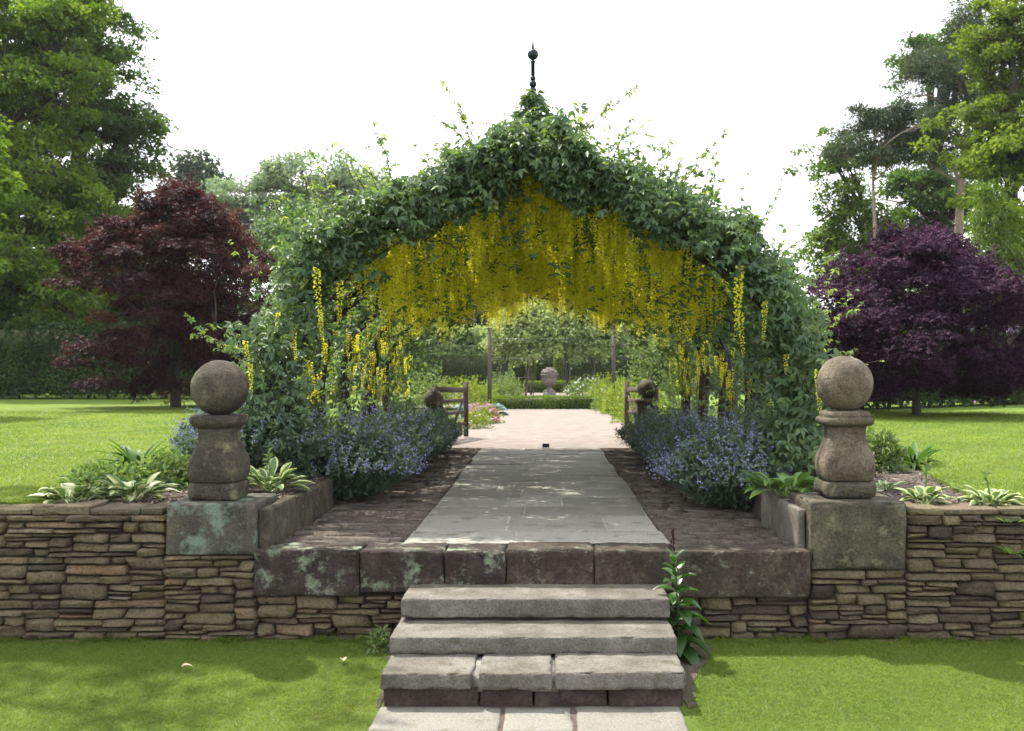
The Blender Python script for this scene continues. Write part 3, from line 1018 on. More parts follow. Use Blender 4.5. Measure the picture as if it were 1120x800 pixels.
def laburnum(bay, side, label):
    g = rng(300 + bay * 7 + side)
    yh = HOOPS[bay]
    y0, y1 = (yh - .30 if bay == 0 else yh - .75), yh + .75
    fx_, _, _, _ = hoop_at(0.0, side)
    base = (fx_ - side * .02, yh + .05, .50)
    t = thing('laburnum_tree', label, 'tree', base, 'laburnums trained over the arch')
    # twin dark stems climbing the hoop
    mb = MB()
    for k in range(3):
        s = np.linspace(0, .52 + .1 * k, 14)
        x, z, nx_, nz_ = hoop_at(s, side)
        ph = g.uniform(0, 6)
        w = .05 + .05 * np.sin(s * 9 + ph)
        pts = np.stack([x + nx_ * .05 * np.cos(s * 8 + ph), yh + .06 + w * np.sin(s * 11 + ph) + (k - 1) * .10, z + nz_ * .05], 1)
        tube(mb, pts, np.linspace(.066, .024, 14) * g.uniform(.8, 1.15), 7)
    for k in range(9):    # limbs spreading through the bay
        s0, s1 = g.uniform(.35, .6), g.uniform(.6, .98)
        xa, za, _, _ = hoop_at(s0, side)
        xb, zb, nb, nzb = hoop_at(s1, side)
        tube(mb, bent((xa, yh + .05, za), (xb + nb * .08, g.uniform(y0, y1), zb + nzb * .08), g, 7, .08), np.linspace(.018, .005, 7), 5)
    mb.build('trunk', 'bark_dark', t)
    # leaves over the outside of the bay
    mb = MB()
    n = 5000
    ncl = 320
    cs = g.beta(1.5, 0.85, ncl) * .98 + .03
    if bay == 4:
        cs = g.uniform(.10, 1, ncl)
    cs[:100] = g.uniform(.55, 1.0, 100)
    cy = g.uniform(y0, y1, ncl)
    keep = (cs > .40) | (g.uniform(0, 1, ncl) < (.66 if bay else .95))
    cs, cy = cs[keep], cy[keep]
    cl_out = g.normal(-.06, .10, len(cs))
    cls_in = g.uniform(0, 1, len(cs)) < np.where(cs > .45, .15, .20)
    ci = g.integers(0, len(cs), n)
    s = np.clip(cs[ci] + g.normal(0, .018, n), 0.02, 1)
    yy = cy[ci] + g.normal(0, .085, n)
    x, z, nx_, nz_ = hoop_at(s, side)
    off = np.abs(g.normal(.03, .10, n)) * (0.9 + .5 * np.sin(cs[ci] * 37 + cy[ci] * 5)) + np.maximum(0, cl_out[ci])
    inward = cls_in[ci]
    off = np.where(inward, -np.abs(off) * 2.2 - .05, off)
    zz = z + nz_ * off
    if bay:
        zz = np.minimum(zz, 3.10 + g.normal(0, .06, n))
    P = np.stack([x + nx_ * off, yy, zz], 1)
    out = np.stack([nx_, g.normal(0, .35, n) - (.25 if bay == 0 else 0), nz_], 1)
    D = unit(out * .7 + g.normal(0, .6, (n, 3)) + np.array([0, -.2, -.35]))
    Nn = unit(out * .6 + np.array([0, -.15, .8]) + g.normal(0, .35, (n, 3)))
    rv = np.clip(.38 + .22 * np.sin(ci * 1.7) + g.normal(0, .14, n), 0, 1)
    trifoliate(mb, g, P, D, Nn, g.uniform(.042, .085, n), rv)
    if bay == 0:
        # the thick front edge of the growth, seen face on
        n = 5600
        ncl = 300
        cs = np.concatenate([g.uniform(.06, .98, ncl - 50), g.uniform(.84, .97, 50)])
        co = g.normal(.07, .10, ncl)
        cyy = g.uniform(7.55, 8.15, ncl)
        cs[:30] = g.uniform(.86, 1.0, 30)
        co[:30] = g.uniform(-.22, .05, 30)
        ci = g.integers(0, ncl, n)
        s = np.clip(cs[ci] + g.normal(0, .014, n), .02, 1.0)
        x, z, nx_, nz_ = hoop_at(s, side)
        lim = (1 + .45 * np.sin(s * 41 + side) * np.sin(s * 17)) * np.interp(s, [0, .30, .5, .75, .9, 1], [.34, .36, .26, .20, .17, .12])
        off = np.clip(co[ci] + g.normal(0, .06, n), -.22, lim)
        low = s < .42
        off = np.where(low, off - g.uniform(0, .30, n), off)
        P = np.stack([x + nx_ * off, cyy[ci] + g.normal(0, .06, n), z + nz_ * off + g.normal(0, .03, n)], 1)
        out = np.stack([nx_ * .5, np.full(n, -.8), nz_ * .5], 1)
        D = unit(out * .7 + g.normal(0, .5, (n, 3)) + np.array([0, -.1, -.55]))
        Nn = unit(out * .5 + np.array([0, -.3, .75]) + g.normal(0, .35, (n, 3)))
        rv = np.clip(.36 + .22 * np.sin(ci * 2.3) + g.normal(0, .14, n), 0, 1)
        trifoliate(mb, g, P, D, Nn, g.uniform(.045, .092, n), rv)
        # pointed tuft round the finial stem
        n = 300
        h = g.beta(1.0, 1.7, n)
        rr = (1 - h) ** 1.2 * .50 * g.uniform(.05, 1.15, n) + .02
        th = g.uniform(0, 2 * PI, n)
        P = np.stack([ACX + side * np.abs(np.cos(th)) * rr, 8.05 + np.sin(th) * rr * .8, 3.28 + h * .62], 1)
        D = unit(np.stack([side * np.abs(np.cos(th)), np.sin(th) - .4, g.normal(-.4, .5, n)], 1))
        trifoliate(mb, g, P, D, unit(g.normal(0, .4, (n, 3)) + np.array([0, -.3, 1])), g.uniform(.055, .09, n), np.clip(g.normal(.4, .2, n), 0, 1))
    # thin young shoots standing out of the top
    st = MB()
    ns = (56 if bay == 0 else 26)
    for k in range(ns):
        s = g.uniform(.45, .99) if k % 4 else g.uniform(.25, .5)
        x, z, nx_, nz_ = hoop_at(s, side)
        y = g.uniform(7.7, 8.5) if bay == 0 else g.uniform(y0, y1)
        L = g.uniform(.22, .72)
        d = unit(np.array([nx_ * .8 + g.normal(0, .35), g.normal(-.1, .3), abs(nz_) * .8 + .45]))
        p0 = np.array([x + nx_ * .12, y, min(z, 3.3) + nz_ * .12])
        q = p0 + d * L + np.array([side * .05, 0, -.06])
        pts = bent(p0, q, g, 6, .06)
        tube(st, pts, np.linspace(.0042, .0020, 6), 4)
        m = int(L / .06)
        tt = g.uniform(.25, 1.0, m) ** .7
        Pp = np.stack([np.interp(tt, np.linspace(0, 1, 6), pts[:, c]) for c in range(3)], 1)
        trifoliate(mb, g, Pp, unit(g.normal(0, .7, (m, 3)) + np.array([0, 0, -.1])), unit(g.normal(0, .4, (m, 3)) + np.array([0, 0, 1])), g.uniform(.022, .055, m), np.clip(g.normal(.85, .15, m), 0, 1))
    mb.build('foliage', 'laburnum_leaf', t)
    st.build('shoots', 'bark_dark', t)
    # flowers
    n = [215, 240, 250, 255, 265][bay]
    s = .52 + .48 * g.beta(1.15, .9, n)
    y = g.uniform(y0 + .1, y1, n)
    if bay == 0:
        y = g.uniform(7.95, y1, n)
    low = g.uniform(0, 1, n) < (.05 if bay < 2 else .12)
    s = np.where(low, g.uniform(.22, .46, n), s)
    nb = max(6, n // 6)                    # the chains hang in bunches
    bi_ = g.integers(0, nb, n)
    low_s, low_y = np.where(low, s, g.uniform(.24, .46, n)), y.copy()
    s0 = np.where(low, g.uniform(.56, .9, n), s)
    s = np.where(low, low_s, np.clip(s0[bi_] + g.normal(0, .016, n), .2, 1))
    y = np.where(low, low_y, y[bi_] + g.normal(0, .09, n))
    if bay == 0:
        y = np.maximum(y, 7.9)
    x, z, nx_, nz_ = hoop_at(s, side)
    inn = g.uniform(.04, .22, n)
    P = np.stack([x - nx_ * inn, y, (z if bay == 0 else z - .42 * np.maximum(0, z - 2.62)) - nz_ * inn], 1)
    if bay == 0:       # the full curtain under the point of the arch
        m = 34
        xx = ACX + side * g.uniform(0, .75, m)
        P = np.concatenate([P, np.stack([xx, g.uniform(7.9, 8.6, m), 3.22 - .22 * np.abs(xx - ACX) - g.uniform(0, .12, m)], 1)])
        n += m
    if bay == 0:       # a few chains down the outside of the front growth
        m = 7
        sf = g.uniform(.27, .56, m)
        xf, zf, nxf, nzf = hoop_at(sf, side)
        of = g.uniform(-.34, .12, m)
        P = np.concatenate([P, np.stack([xf + nxf * of, g.uniform(7.42, 7.62, m), zf + nzf * of], 1)])
        n += m
    order = np.argsort(P[:, 1])
    limit = 100 if bay == 0 else 40
    rest = MB()
    for k, i in enumerate(order):
        v = int(g.integers(0, 6))
        sc = g.uniform(.8, 1.12) * (1.0 if bay < 2 else .82) * (.68 if P[i, 2] < 2.25 else 1.0)
        if k < limit:
            o = bpy.data.objects.new('flower_raceme', RMESH[v])
            COL.objects.link(o)
            o.parent = t
            o.location = tuple(P[i] - np.array(base))
            o.rotation_euler = (0, 0, g.uniform(0, 6.28))
            o.scale = (sc, sc, sc)
        else:
            merge_variant(rest, RVAR[v], P[i], g.uniform(0, 6.28), sc, g.normal(0, .2))
    tag(rest.build('blossom', 'laburnum_flower', t), kind='stuff')


LL = ['front laburnum rising behind the lichen-covered pillar, leafy half of the arch mouth',
      'second laburnum behind the lichen-covered pillar, yellow chains over dark stems',
      'middle laburnum on the same side as the lichen-covered pillar',
      'fourth laburnum from the mouth on the lichen-covered pillar side',
      'last laburnum before the gate, on the lichen-covered pillar side']
LR = ['front laburnum rising behind the brown pillar, leafy half of the arch mouth',
      'second laburnum behind the brown pillar, dark stems with hanging yellow chains',
      'middle laburnum on the same side as the brown pillar',
      'fourth laburnum from the mouth on the brown pillar side',
      'last laburnum before the gate, on the brown pillar side']
for b in range(5):
    laburnum(b, -1, LL[b])
    laburnum(b, 1, LR[b])


# ------------------------------------------------------------------ catmint
def catmint(x, y, z, rx, ry, h, n, label, seed, group, lean=(0, 0), blue=.5):
    g = rng(seed)
    t = thing('catmint', label, 'plant', (x, y, z), group)
    lf, fl, st = MB(), MB(), MB()
    th = g.uniform(0, 2 * PI, n)
    r = np.sqrt(g.uniform(0, 1, n))
    tilt = r * 1.05
    # dome of stem tips
    hh = h * (np.cos(r * 1.25) * .85 + .15) * g.uniform(.75, 1.08, n)
    tip = np.stack([x + np.cos(th) * r * rx + lean[0] * h, y + np.sin(th) * r * ry + lean[1] * h, z + hh], 1)
    root = np.stack([x + np.cos(th) * r * rx * .35, y + np.sin(th) * r * ry * .35, np.full(n, z)], 1)
    K = 13
    for k in range(K):
        f = .15 + .75 * k / K
        P = root + (tip - root) * f
        P[:, 2] += np.sin(PI * f) * h * .12
        P += g.normal(0, .012, (n, 3))
        for q in range(2):
            D = unit(g.normal(0, 1, (n, 3)) + np.array([0, 0, .15]))
            L = .050 * (1.15 - f * .55) * g.uniform(.7, 1.3, n)
            leaves(lf, P, D, unit(g.normal(0, .6, (n, 3)) + np.array([0, 0, 1])), L, L * .55, np.clip(g.normal(.35 + .25 * f, .17, n), 0, 1), .2, .15)
    top = unit(tip - root)
    has = g.uniform(0, 1, n) < blue
    T = tip[has]
    dr = unit(top[has] + g.normal(0, .15, (has.sum(), 3)))
    m = len(T)
    for k in range(6):
        f = k / 6
        P = T + dr * (f - .45) * g.uniform(.12, .17, m)[:, None] + g.normal(0, .008, (m, 3))
        L = .020 * (1.15 - f * .7)
        for q in range(2):
            leaves(fl, P, unit(g.normal(0, 1, (m, 3))), g.normal(0, 1, (m, 3)), L * .85, L * .75, np.clip(g.normal(.45, .25, m), 0, 1))
    leaves(st, root, tip - root, g.normal(0, 1, (n, 3)), np.linalg.norm(tip - root, axis=1), .005, np.full(n, .2), 0, 0)
    lf.build('foliage', 'catmint_leaf', t)
    tag(fl.build('flowers', 'catmint_flower', t), kind='stuff')
    tag(st.build('stems', 'catmint_leaf', t), kind='stuff')


GL, GR = 'catmint along the lichen-covered pillar side of the path', 'catmint along the brown pillar side of the path'
cl = [(-1.70, 8.50, .60, .70, .74, 620, .42, 'blue catmint spilling nearest the mossy kerb slabs on the path'),
      (-2.28, 7.75, .62, .55, .80, 350, .25, 'tall grey catmint right behind the lichen-covered pillar'),
      (-2.75, 9.4, .62, .8, .62, 300, .35, 'catmint and lawn edge clump behind the lichen-covered pillar, nearest the mown grass'),
      (-2.72, 8.3, .42, .5, .72, 280, .45, 'upright blue catmint seen just beyond the lichen-covered pillar on its lawn side'),
      (-2.15, 8.9, .50, .6, .88, 280, .3, 'tall catmint round the foot of the front laburnum near the lichen-covered pillar'),
      (-1.60, 9.75, .52, .72, .74, 460, .32, 'blue catmint second along the path from the mossy kerb slabs'),
      (-1.62, 11.0, .52, .78, .74, 400, .18, 'grey-green catmint third along the path from the mossy kerb slabs'),
      (-1.56, 12.3, .50, .74, .70, 260, .12, 'greener catmint fourth along the path from the mossy kerb slabs'),
      (-1.50, 13.4, .48, .65, .66, 230, .08, 'greener catmint next to the open gate, on the mossy kerb side')]
for i, (x, y, rx, ry, h, n, bl, lab) in enumerate(cl):
    catmint(x, y, .53 if i not in (1, 2, 3) else .76, rx, ry, h, n, lab, 400 + i, GL, (.15, -.1) if i == 0 else (.05, 0), bl)
cr = [(1.52, 7.95, .58, .70, .72, 620, .40, 'blue catmint spilling over the path beside the buff kerb slab'),
      (2.0, 8.9, .50, .6, .85, 280, .3, 'tall catmint round the foot of the front laburnum near the brown pillar'),
      (1.46, 9.2, .54, .72, .74, 460, .32, 'blue catmint second along the path from the buff kerb slab'),
      (1.48, 10.5, .54, .78, .74, 400, .18, 'grey-green catmint third along the path from the buff kerb slab'),
      (1.46, 11.8, .52, .74, .70, 260, .12, 'greener catmint fourth along the path from the buff kerb slab'),
      (1.42, 13.2, .50, .68, .66, 230, .08, 'greener catmint next to the open gate, on the buff kerb side')]
for i, (x, y, rx, ry, h, n, bl, lab) in enumerate(cr):
    catmint(x, y, .53, rx, ry, h, n, lab, 440 + i, GR, (-.15, -.1) if i == 0 else (-.05, 0), bl)


# ------------------------------------------------------------------ bedding plants
def rosette(name, label, cat, p, n, L, W, mat, seed, rise=.75, droop=.5, shape='stalk', spike=0, group=None, spread=.05):
    g = rng(seed)
    t = thing(name, label, cat, p, group)
    mb = MB()
    th = g.uniform(0, 2 * PI, n)
    el = g.uniform(.15, 1.0, n) * rise + .1
    D = np.stack([np.cos(th), np.sin(th), el * 1.6], 1)
    P = np.asarray(p) + np.stack([np.cos(th) * spread * g.uniform(0, 1, n), np.sin(th) * spread * g.uniform(0, 1, n), np.zeros(n)], 1)
    rv = None if mat.startswith('hosta') else np.clip(g.normal(.5, .2, n), 0, 1)
    strips(mb, P, D, L * g.uniform(.65, 1.15, n), W * g.uniform(.75, 1.2, n), droop * g.uniform(.5, 1.4, n), seg=7, rv=rv, shape=shape)
    mb.build('foliage', mat, t, smooth=True)
    if spike:
        mb = MB()
        q = np.asarray(p, float) + np.array([g.normal(0, .03), g.normal(0, .03), spike])
        tube(mb, bent(p, q, g, 6, .04), np.linspace(.007, .004, 6), 6)
        m = 14
        f = g.uniform(.55, 1.0, m)
        pp = np.asarray(p) + (q - np.asarray(p)) * f[:, None]
        leaves(mb, pp, unit(g.normal(0, 1, (m, 3)) + np.array([0, 0, .5])), g.normal(0, 1, (m, 3)), .05, .022, .5)
        mb.build('flower_stem', 'fresh_herb', t)
    return t


def mound(name, label, cat, p, rx, ry, h, n, L, mat, seed, group=None, aspect=.5, flowers=None):
    g = rng(seed)
    t = thing(name, label, cat, p, group)
    mb = MB()
    th = g.uniform(0, 2 * PI, n)
    ph = np.arccos(g.uniform(0.0, 1, n))
    rr = g.uniform(.45, 1.0, n) ** .6 * (1 + .18 * np.sin(th * 3 + seed) + .12 * np.sin(th * 7 + ph * 5))
    d = np.stack([np.sin(ph) * np.cos(th), np.sin(ph) * np.sin(th), np.cos(ph)], 1)
    P = np.asarray(p) + d * rr[:, None] * np.array([rx, ry, h])
    leaves(mb, P, unit(d + g.normal(0, .6, (n, 3))), unit(d * .5 + np.array([0, 0, .6]) + g.normal(0, .4, (n, 3))), L * g.uniform(.6, 1.3, n), L * aspect, np.clip(g.normal(.5, .22, n), 0, 1))
    mb.build('foliage', mat, t)
    if flowers:
        mat2, n2, s2 = flowers
        mb = MB()
        th = g.uniform(0, 2 * PI, n2)
        ph = np.arccos(g.uniform(.1, 1, n2))
        d = np.stack([np.sin(ph) * np.cos(th), np.sin(ph) * np.sin(th), np.cos(ph)], 1)
        c = np.asarray(p) + d * np.array([rx, ry, h]) * 1.02
        for q in range(6):
            leaves(mb, c + g.normal(0, s2 * .3, (n2, 3)), unit(g.normal(0, 1, (n2, 3))), g.normal(0, 1, (n2, 3)), s2, s2 * .8, np.clip(g.normal(.5, .3, n2), 0, 1))
        tag(mb.build('flowers', mat2, t), kind='stuff')
    return t


def bedpt(px, py, z=.772):
    Y = (CAMZ - z) * F0 / (py - CY)
    return np.array([(px - CX) * Y / F0, Y, z])


GB = 'small plants in the bed by the lichen-covered pillar'
rosette('hosta', 'hosta with cream-striped leaves at the wall top beside the mown lawn edge', 'plant', bedpt(80, 552), 34, .27, .095, 'hosta_pale_margin', 501, .75, .40, group=GB)
mound('leafy_plant', 'bushy light green plant between the two cream-striped hostas', 'plant', bedpt(112, 540), .26, .25, .20, 1100, .055, 'fresh_herb', 502, GB)
rosette('fern', 'dark strap-leaved plant at the lawn edge behind the bushy green plants', 'plant', bedpt(150, 512), 34, .46, .055, 'strap_leaf', 503, 1.0, .5, 'strap', group=GB)
rosette('hosta', 'hosta with pale leaf centres in front of the dark strap-leaved plant', 'plant', bedpt(147, 548), 44, .30, .085, 'hosta_pale_centre', 504, .95, .40, group=GB)
mound('leafy_plant', 'bushy light green plant right against the lichen-covered pillar', 'plant', bedpt(184, 534), .24, .25, .22, 1100, .055, 'fresh_herb', 505, GB)
rosette('hosta', 'bright hosta with upright leaves behind the mossy kerb slabs', 'plant', bedpt(295, 538), 44, .32, .08, 'hosta_pale_margin', 506, 1.2, .35, group=GB, spike=.28)
GB2 = 'small plants in the bed by the brown pillar'
rosette('hosta', 'large green hosta spreading over the buff kerb slab', 'plant', bedpt(862, 543), 70, .32, .085, 'hosta_green', 511, 1.0, .45, group=GB2, spread=.14)
rosette('hosta', 'green hosta rising behind the brown pillar near the path', 'plant', bedpt(890, 510), 44, .44, .10, 'hosta_green', 517, 1.2, .4, group=GB2, spread=.1)
mound('leafy_plant', 'upright green plant tight behind the brown pillar at the lawn side', 'plant', bedpt(957, 515), .22, .24, .30, 700, .07, 'border_green', 512, GB2)
rosette('fern', 'dark strap-leaved plant at the lawn edge behind the brown pillar', 'plant', bedpt(1000, 512), 32, .44, .06, 'strap_leaf', 513, .9, .5, 'strap', group=GB2)
rosette('hosta', 'small pale hosta on bare soil with a tall flower stem', 'plant', bedpt(1012, 551), 34, .22, .07, 'hosta_pale_margin', 514, .75, .4, group=GB2, spike=.30)
rosette('hosta', 'small pale hosta on the wall top farthest from the brown pillar', 'plant', bedpt(1085, 554), 36, .23, .07, 'hosta_pale_margin', 515, .75, .4, group=GB2, spike=.2)
rosette('hosta', 'low hosta seedling squeezed between brown pillar and bare soil', 'plant', bedpt(966, 536), 16, .16, .055, 'hosta_pale_margin', 516, .5, .4, group=GB2)
rosette('wall_plant', 'tiny bright green plant growing out of the dry stone wall face', 'plant', at(1106, 606, 5.96), 14, .10, .035, 'fresh_herb', 518, .7, .4, 'ovate')
rosette('wall_plant', 'tiny bright green plant just under the coping of the sunlit wall', 'plant', at(1104, 572, 5.95), 10, .08, .03, 'fresh_herb', 519, .7, .4, 'ovate')

# bark mulch lying on the beds
for side, x0, x1 in ((1, 1.62, 3.6), (-1, -3.5, -1.75)):
    g = rng(540 + side)
    n = 5200
    X, Y = g.uniform(x0, x1, n), 6.26 + 6 * g.uniform(0, 1, n) ** 1.6
    ok = ~inside_poly(LAWN_R if side > 0 else LAWN_L, X, Y)
    X, Y = X[ok], Y[ok]
    mb = MB()
    P = np.stack([X, Y, .773 + np.abs(g.normal(.004, .006, len(X)))], 1)
    D = unit(np.stack([g.normal(0, 1, len(X)), g.normal(0, 1, len(X)), g.normal(0, .25, len(X))], 1))
    leaves(mb, P, D, unit(g.normal(0, .35, (len(X), 3)) + [0, 0, 1]), g.uniform(.02, .065, len(X)), g.uniform(.008, .02, len(X)), np.clip(g.normal(.5, .25, len(X)), 0, 1), .1, .05)
    tag(mb.build('mulch', 'mulch_chip'), kind='stuff')

# the tall leafy plant beside the steps
g = rng(520)
p = np.array([.775, 5.66, -.01])
t = thing('foxglove', 'tall dark broad-leaved plant growing beside the stone steps', 'plant', p)
mb = MB()
top = p + np.array([-.035, .05, .60])
spine = bent(p, top, g, 8, .03)
tube(mb, spine, np.linspace(.009, .003, 8), 6)
mb.build('stem', 'dark_broadleaf', t)
mb = MB()
n = 36
f = np.linspace(.03, .93, n)
th = np.arange(n) * 2.4 + .4
P = np.stack([np.interp(f, np.linspace(0, 1, 8), spine[:, c]) for c in range(3)], 1)
D = np.stack([np.cos(th), np.sin(th) * .9 - .1, np.interp(f, [0, .5, 1], [.1, .5, 1.3])], 1)
strips(mb, P, D, np.interp(f, [0, .3, .75, 1], [.20, .21, .13, .06]) * g.uniform(.85, 1.15, n), np.interp(f, [0, .35, 1], [.10, .095, .03]), np.interp(f, [0, .5, 1], [.75, .55, .1]), seg=7, rv=np.clip(g.normal(.5, .2, n), 0, 1), shape='ovate')
mb.build('foliage', 'dark_broadleaf', t, smooth=True)
mb = MB()
leaves(mb, np.repeat(top[None], 10, 0) + np.stack([g.normal(0, .004, 10), g.normal(0, .004, 10), np.linspace(-.01, .10, 10)], 1), unit(g.normal(0, .4, (10, 3)) + np.array([0, 0, 1.0])), g.normal(0, 1, (10, 3)), .035, .014, .2)
mb.build('flower_bud', 'maple_bronze', t)
mound('weed', 'small green weed at the wall foot beside the darker side of the steps', 'plant', at(415, 700, 5.8) * [1, 1, 0] + [0, 0, -.005], .07, .07, .12, 160, .035, 'fresh_herb', 530)


# ------------------------------------------------------------------ grass
def blades(name, X, Y, Z, L, W, seed):
    g = rng(seed)
    n = len(X)
    P = np.stack([X, Y, Z], 1)
    th = g.uniform(0, 2 * PI, n)
    S = np.stack([np.cos(th), np.sin(th), np.zeros(n)], 1) * (np.broadcast_to(W, (n,)) * .5)[:, None]
    ld = g.normal(0, .95, (n, 2))
    Lh = np.broadcast_to(L, (n,)) * g.uniform(.55, 1.2, n)
    tip = P + np.stack([ld[:, 0] * Lh, ld[:, 1] * Lh, Lh * .8], 1)
    V = np.stack([P - S, P + S, tip], 1).reshape(-1, 3)
    pat = np.array([mnoise.noise(Vector((x * 1.3, y * 1.3, 0.3))) for x, y in zip(X[::1], Y[::1])]) if n < 400000 else 0
    rv = np.clip(.42 + .45 * pat + g.normal(0, .20, n), 0, 1)
    mb = MB()
    mb.add(V, np.arange(n * 3).reshape(-1, 3), None, np.repeat(rv, 3))
    return tag(mb.build(name, 'grass_blade'), kind='stuff')


g = rng(600)
n = 190000
X = g.uniform(-3.4, 3.6, n)
Y = g.uniform(4.3, 6.0, n)
edge = .03 * np.sin(Y * 23) + .02 * np.sin(Y * 51)
ok = ((X < -.81 + edge * .3) | (X > .69 + edge * .3)) & (np.abs(X) < .68 * Y + .1) & (Y < 5.975 + .012 * np.sin(X * 17) + .012 * np.sin(X * 43))
fray = np.where(X > 0, X - (.70 + .16 * np.clip(Y - 4.9, 0, 1)), -.82 - X)
ok &= (fray > g.uniform(-.02, .07, n))
X, Y = X[ok], Y[ok]
blades('grass', X, Y, lawn_z(Y) - .003, .024, .0042, 601)
g = rng(604)
n = 5200
X = np.concatenate([g.uniform(-3.5, -.86, n), g.uniform(.95, 3.6, n)])
Y = 5.985 - np.abs(g.normal(0, .018, 2 * n))
tuft = np.sin(X * 9) + np.sin(X * 23 + 1) + g.normal(0, .8, 2 * n) > .9
X, Y = X[tuft], Y[tuft]
blades('grass', X, Y, lawn_z(Y) - .004, .060, .005, 605)
for poly, seed in ((LAWN_L, 602), (LAWN_R, 603)):
    g = rng(seed)
    n = 260000
    Y = 6.2 + 14 * g.uniform(0, 1, n) ** 1.5
    X = g.uniform(-.62, .62, n) * Y
    ok = inside_poly(poly, X, Y)
    X, Y = X[ok], Y[ok]
    blades('grass', X, Y, np.full(len(X), .797), .024 + .0006 * Y, .0038 + .0006 * Y, seed + 10)

for px, py, lab, rot in ((198, 735, 'pale fallen leaf on the grass by the wall', .4), (376, 729, 'curled tan fallen leaf on the grass near the steps', 1.9)):
    Y = (CAMZ + .02) * F0 / (py - CY)
    p = np.array([(px - CX) * Y / F0, Y, float(lawn_z(Y)) + .028])
    mb = MB()
    strips(mb, [p], [(math.cos(rot), math.sin(rot), .1)], .065, .04, .2, seg=5, rv=np.array([.6]), shape='ovate', cup=.35)
    tag(mb.build('fallen_leaf', 'dry_leaf', origin=p), lab, 'leaf', 'fallen leaves')


# ------------------------------------------------------------------ trees
def crown_tree(name, label, base, trunk_top, blobs, ncl, per, leaf, mat, bark, seed, trunk_r=.3, spread=.55, group=None, flat=.55, droop=0.0, narrow=.55, lean=0, limb_k=.35, limb_r=.40, pads=0):
    """a tapered trunk, limbs to every mass of the crown, thin branches to every leaf clump.
    blobs: (x, y, z, rx, ry, rz) in the place"""
    g = rng(seed)
    base = np.asarray(base, float)
    t = thing(name, label, 'tree', base, group)
    tr = MB()
    tt = np.asarray(trunk_top, float)
    tp = bent(base - [0, 0, .1], tt, g, 12, .035)
    tube(tr, tp, trunk_r * (np.linspace(1, .22, 12) + .35 * np.exp(-np.linspace(0, 12, 12))), 12)
    lf = MB()
    vol = np.array([b[3] * b[4] + b[3] * b[5] for b in blobs])
    share = vol / vol.sum()
    for bi, (bx_, by, bz, rx, ry, rz) in enumerate(blobs):
        c = np.array([bx_, by, bz])
        # where the limb leaves the trunk
        zz = np.clip(bz - limb_k * abs(bz - base[2]), base[2] + .2 * (tt[2] - base[2]), tt[2])
        k = int(np.clip(np.searchsorted(tp[:, 2], zz), 1, 11))
        limb = bent(tp[k], c, g, 8, .10, .05)
        tube(tr, limb, np.linspace(trunk_r * limb_r, trunk_r * .10, 8), 7)
        m = max(4, int(ncl * share[bi]))
        d = unit(g.normal(0, 1, (m, 3)))
        d[:, 2] = np.where(d[:, 2] < -.5, -d[:, 2], d[:, 2])
        rr = g.uniform(.35, 1.0, m) ** .55
        lump = 1 + .22 * np.array([mnoise.noise(Vector(v * 2.2) + Vector((seed + bi, 0, 0))) for v in d])
        C = c + d * (rr * lump)[:, None] * np.array([rx, ry, rz])
        if pads:
            mp = max(3, int(pads * share[bi]))
            dp = unit(g.normal(0, 1, (mp, 3)))
            rp = g.uniform(.15, 1.0, mp) ** .5
            PC = c + dp * rp[:, None] * np.array([rx, ry, rz]) * g.uniform(.9, 1.2, mp)[:, None]
            ci_ = g.integers(0, mp, m)
            pr = spread * g.uniform(.7, 2.0, mp)
            q_ = g.normal(0, 1, (m, 3))
            C = PC[ci_] + q_ * pr[ci_][:, None] * np.array([1, 1, .22])
            C[:, 2] -= .16 * (q_[:, 0] ** 2 + q_[:, 1] ** 2) * pr[ci_]
            for q in range(mp):
                tube(tr, bent(limb[int(g.integers(3, 8))], PC[q] - [0, 0, .08], g, 6, .12), np.linspace(trunk_r * .12, trunk_r * .03, 6), 5)
        for q in range(min(m, 26)):
            tube(tr, bent(limb[int(g.integers(4, 8))], C[q], g, 5, .12), np.linspace(trunk_r * .09, trunk_r * .02, 5), 4)
        cr = spread * g.uniform(.6, 1.35, m)
        ci = np.repeat(np.arange(m), per)
        n = len(ci)
        loc = g.normal(0, 1, (n, 3)) * .5
        loc = loc / np.maximum(1, np.linalg.norm(loc, axis=1, keepdims=True))
        P = C[ci] + loc * cr[ci][:, None] * np.array([1, 1, flat])
        P[:, 2] -= droop * (np.abs(loc[:, 0]) + np.abs(loc[:, 1])) * cr[ci] * .6
        outd = unit(P - C[ci] + d[ci] * .3)
        D = unit(outd + g.normal(0, .6, (n, 3)) + np.array([0, 0, -.25 - droop]))
        Nn = unit(np.array([0, 0, 1.0]) * .8 + d[ci] * .5 + g.normal(0, .45, (n, 3)))
        cv = g.normal(0, .17, m)
        rv = np.clip(.45 + cv[ci] + g.normal(0, .14, n), 0, 1)
        L = leaf * g.uniform(.6, 1.35, n)
        leaves(lf, P, D, Nn, L, L * narrow, rv)
    tr.build('trunk', bark, t, smooth=True)
    lf.build('crown', mat, t)
    return t


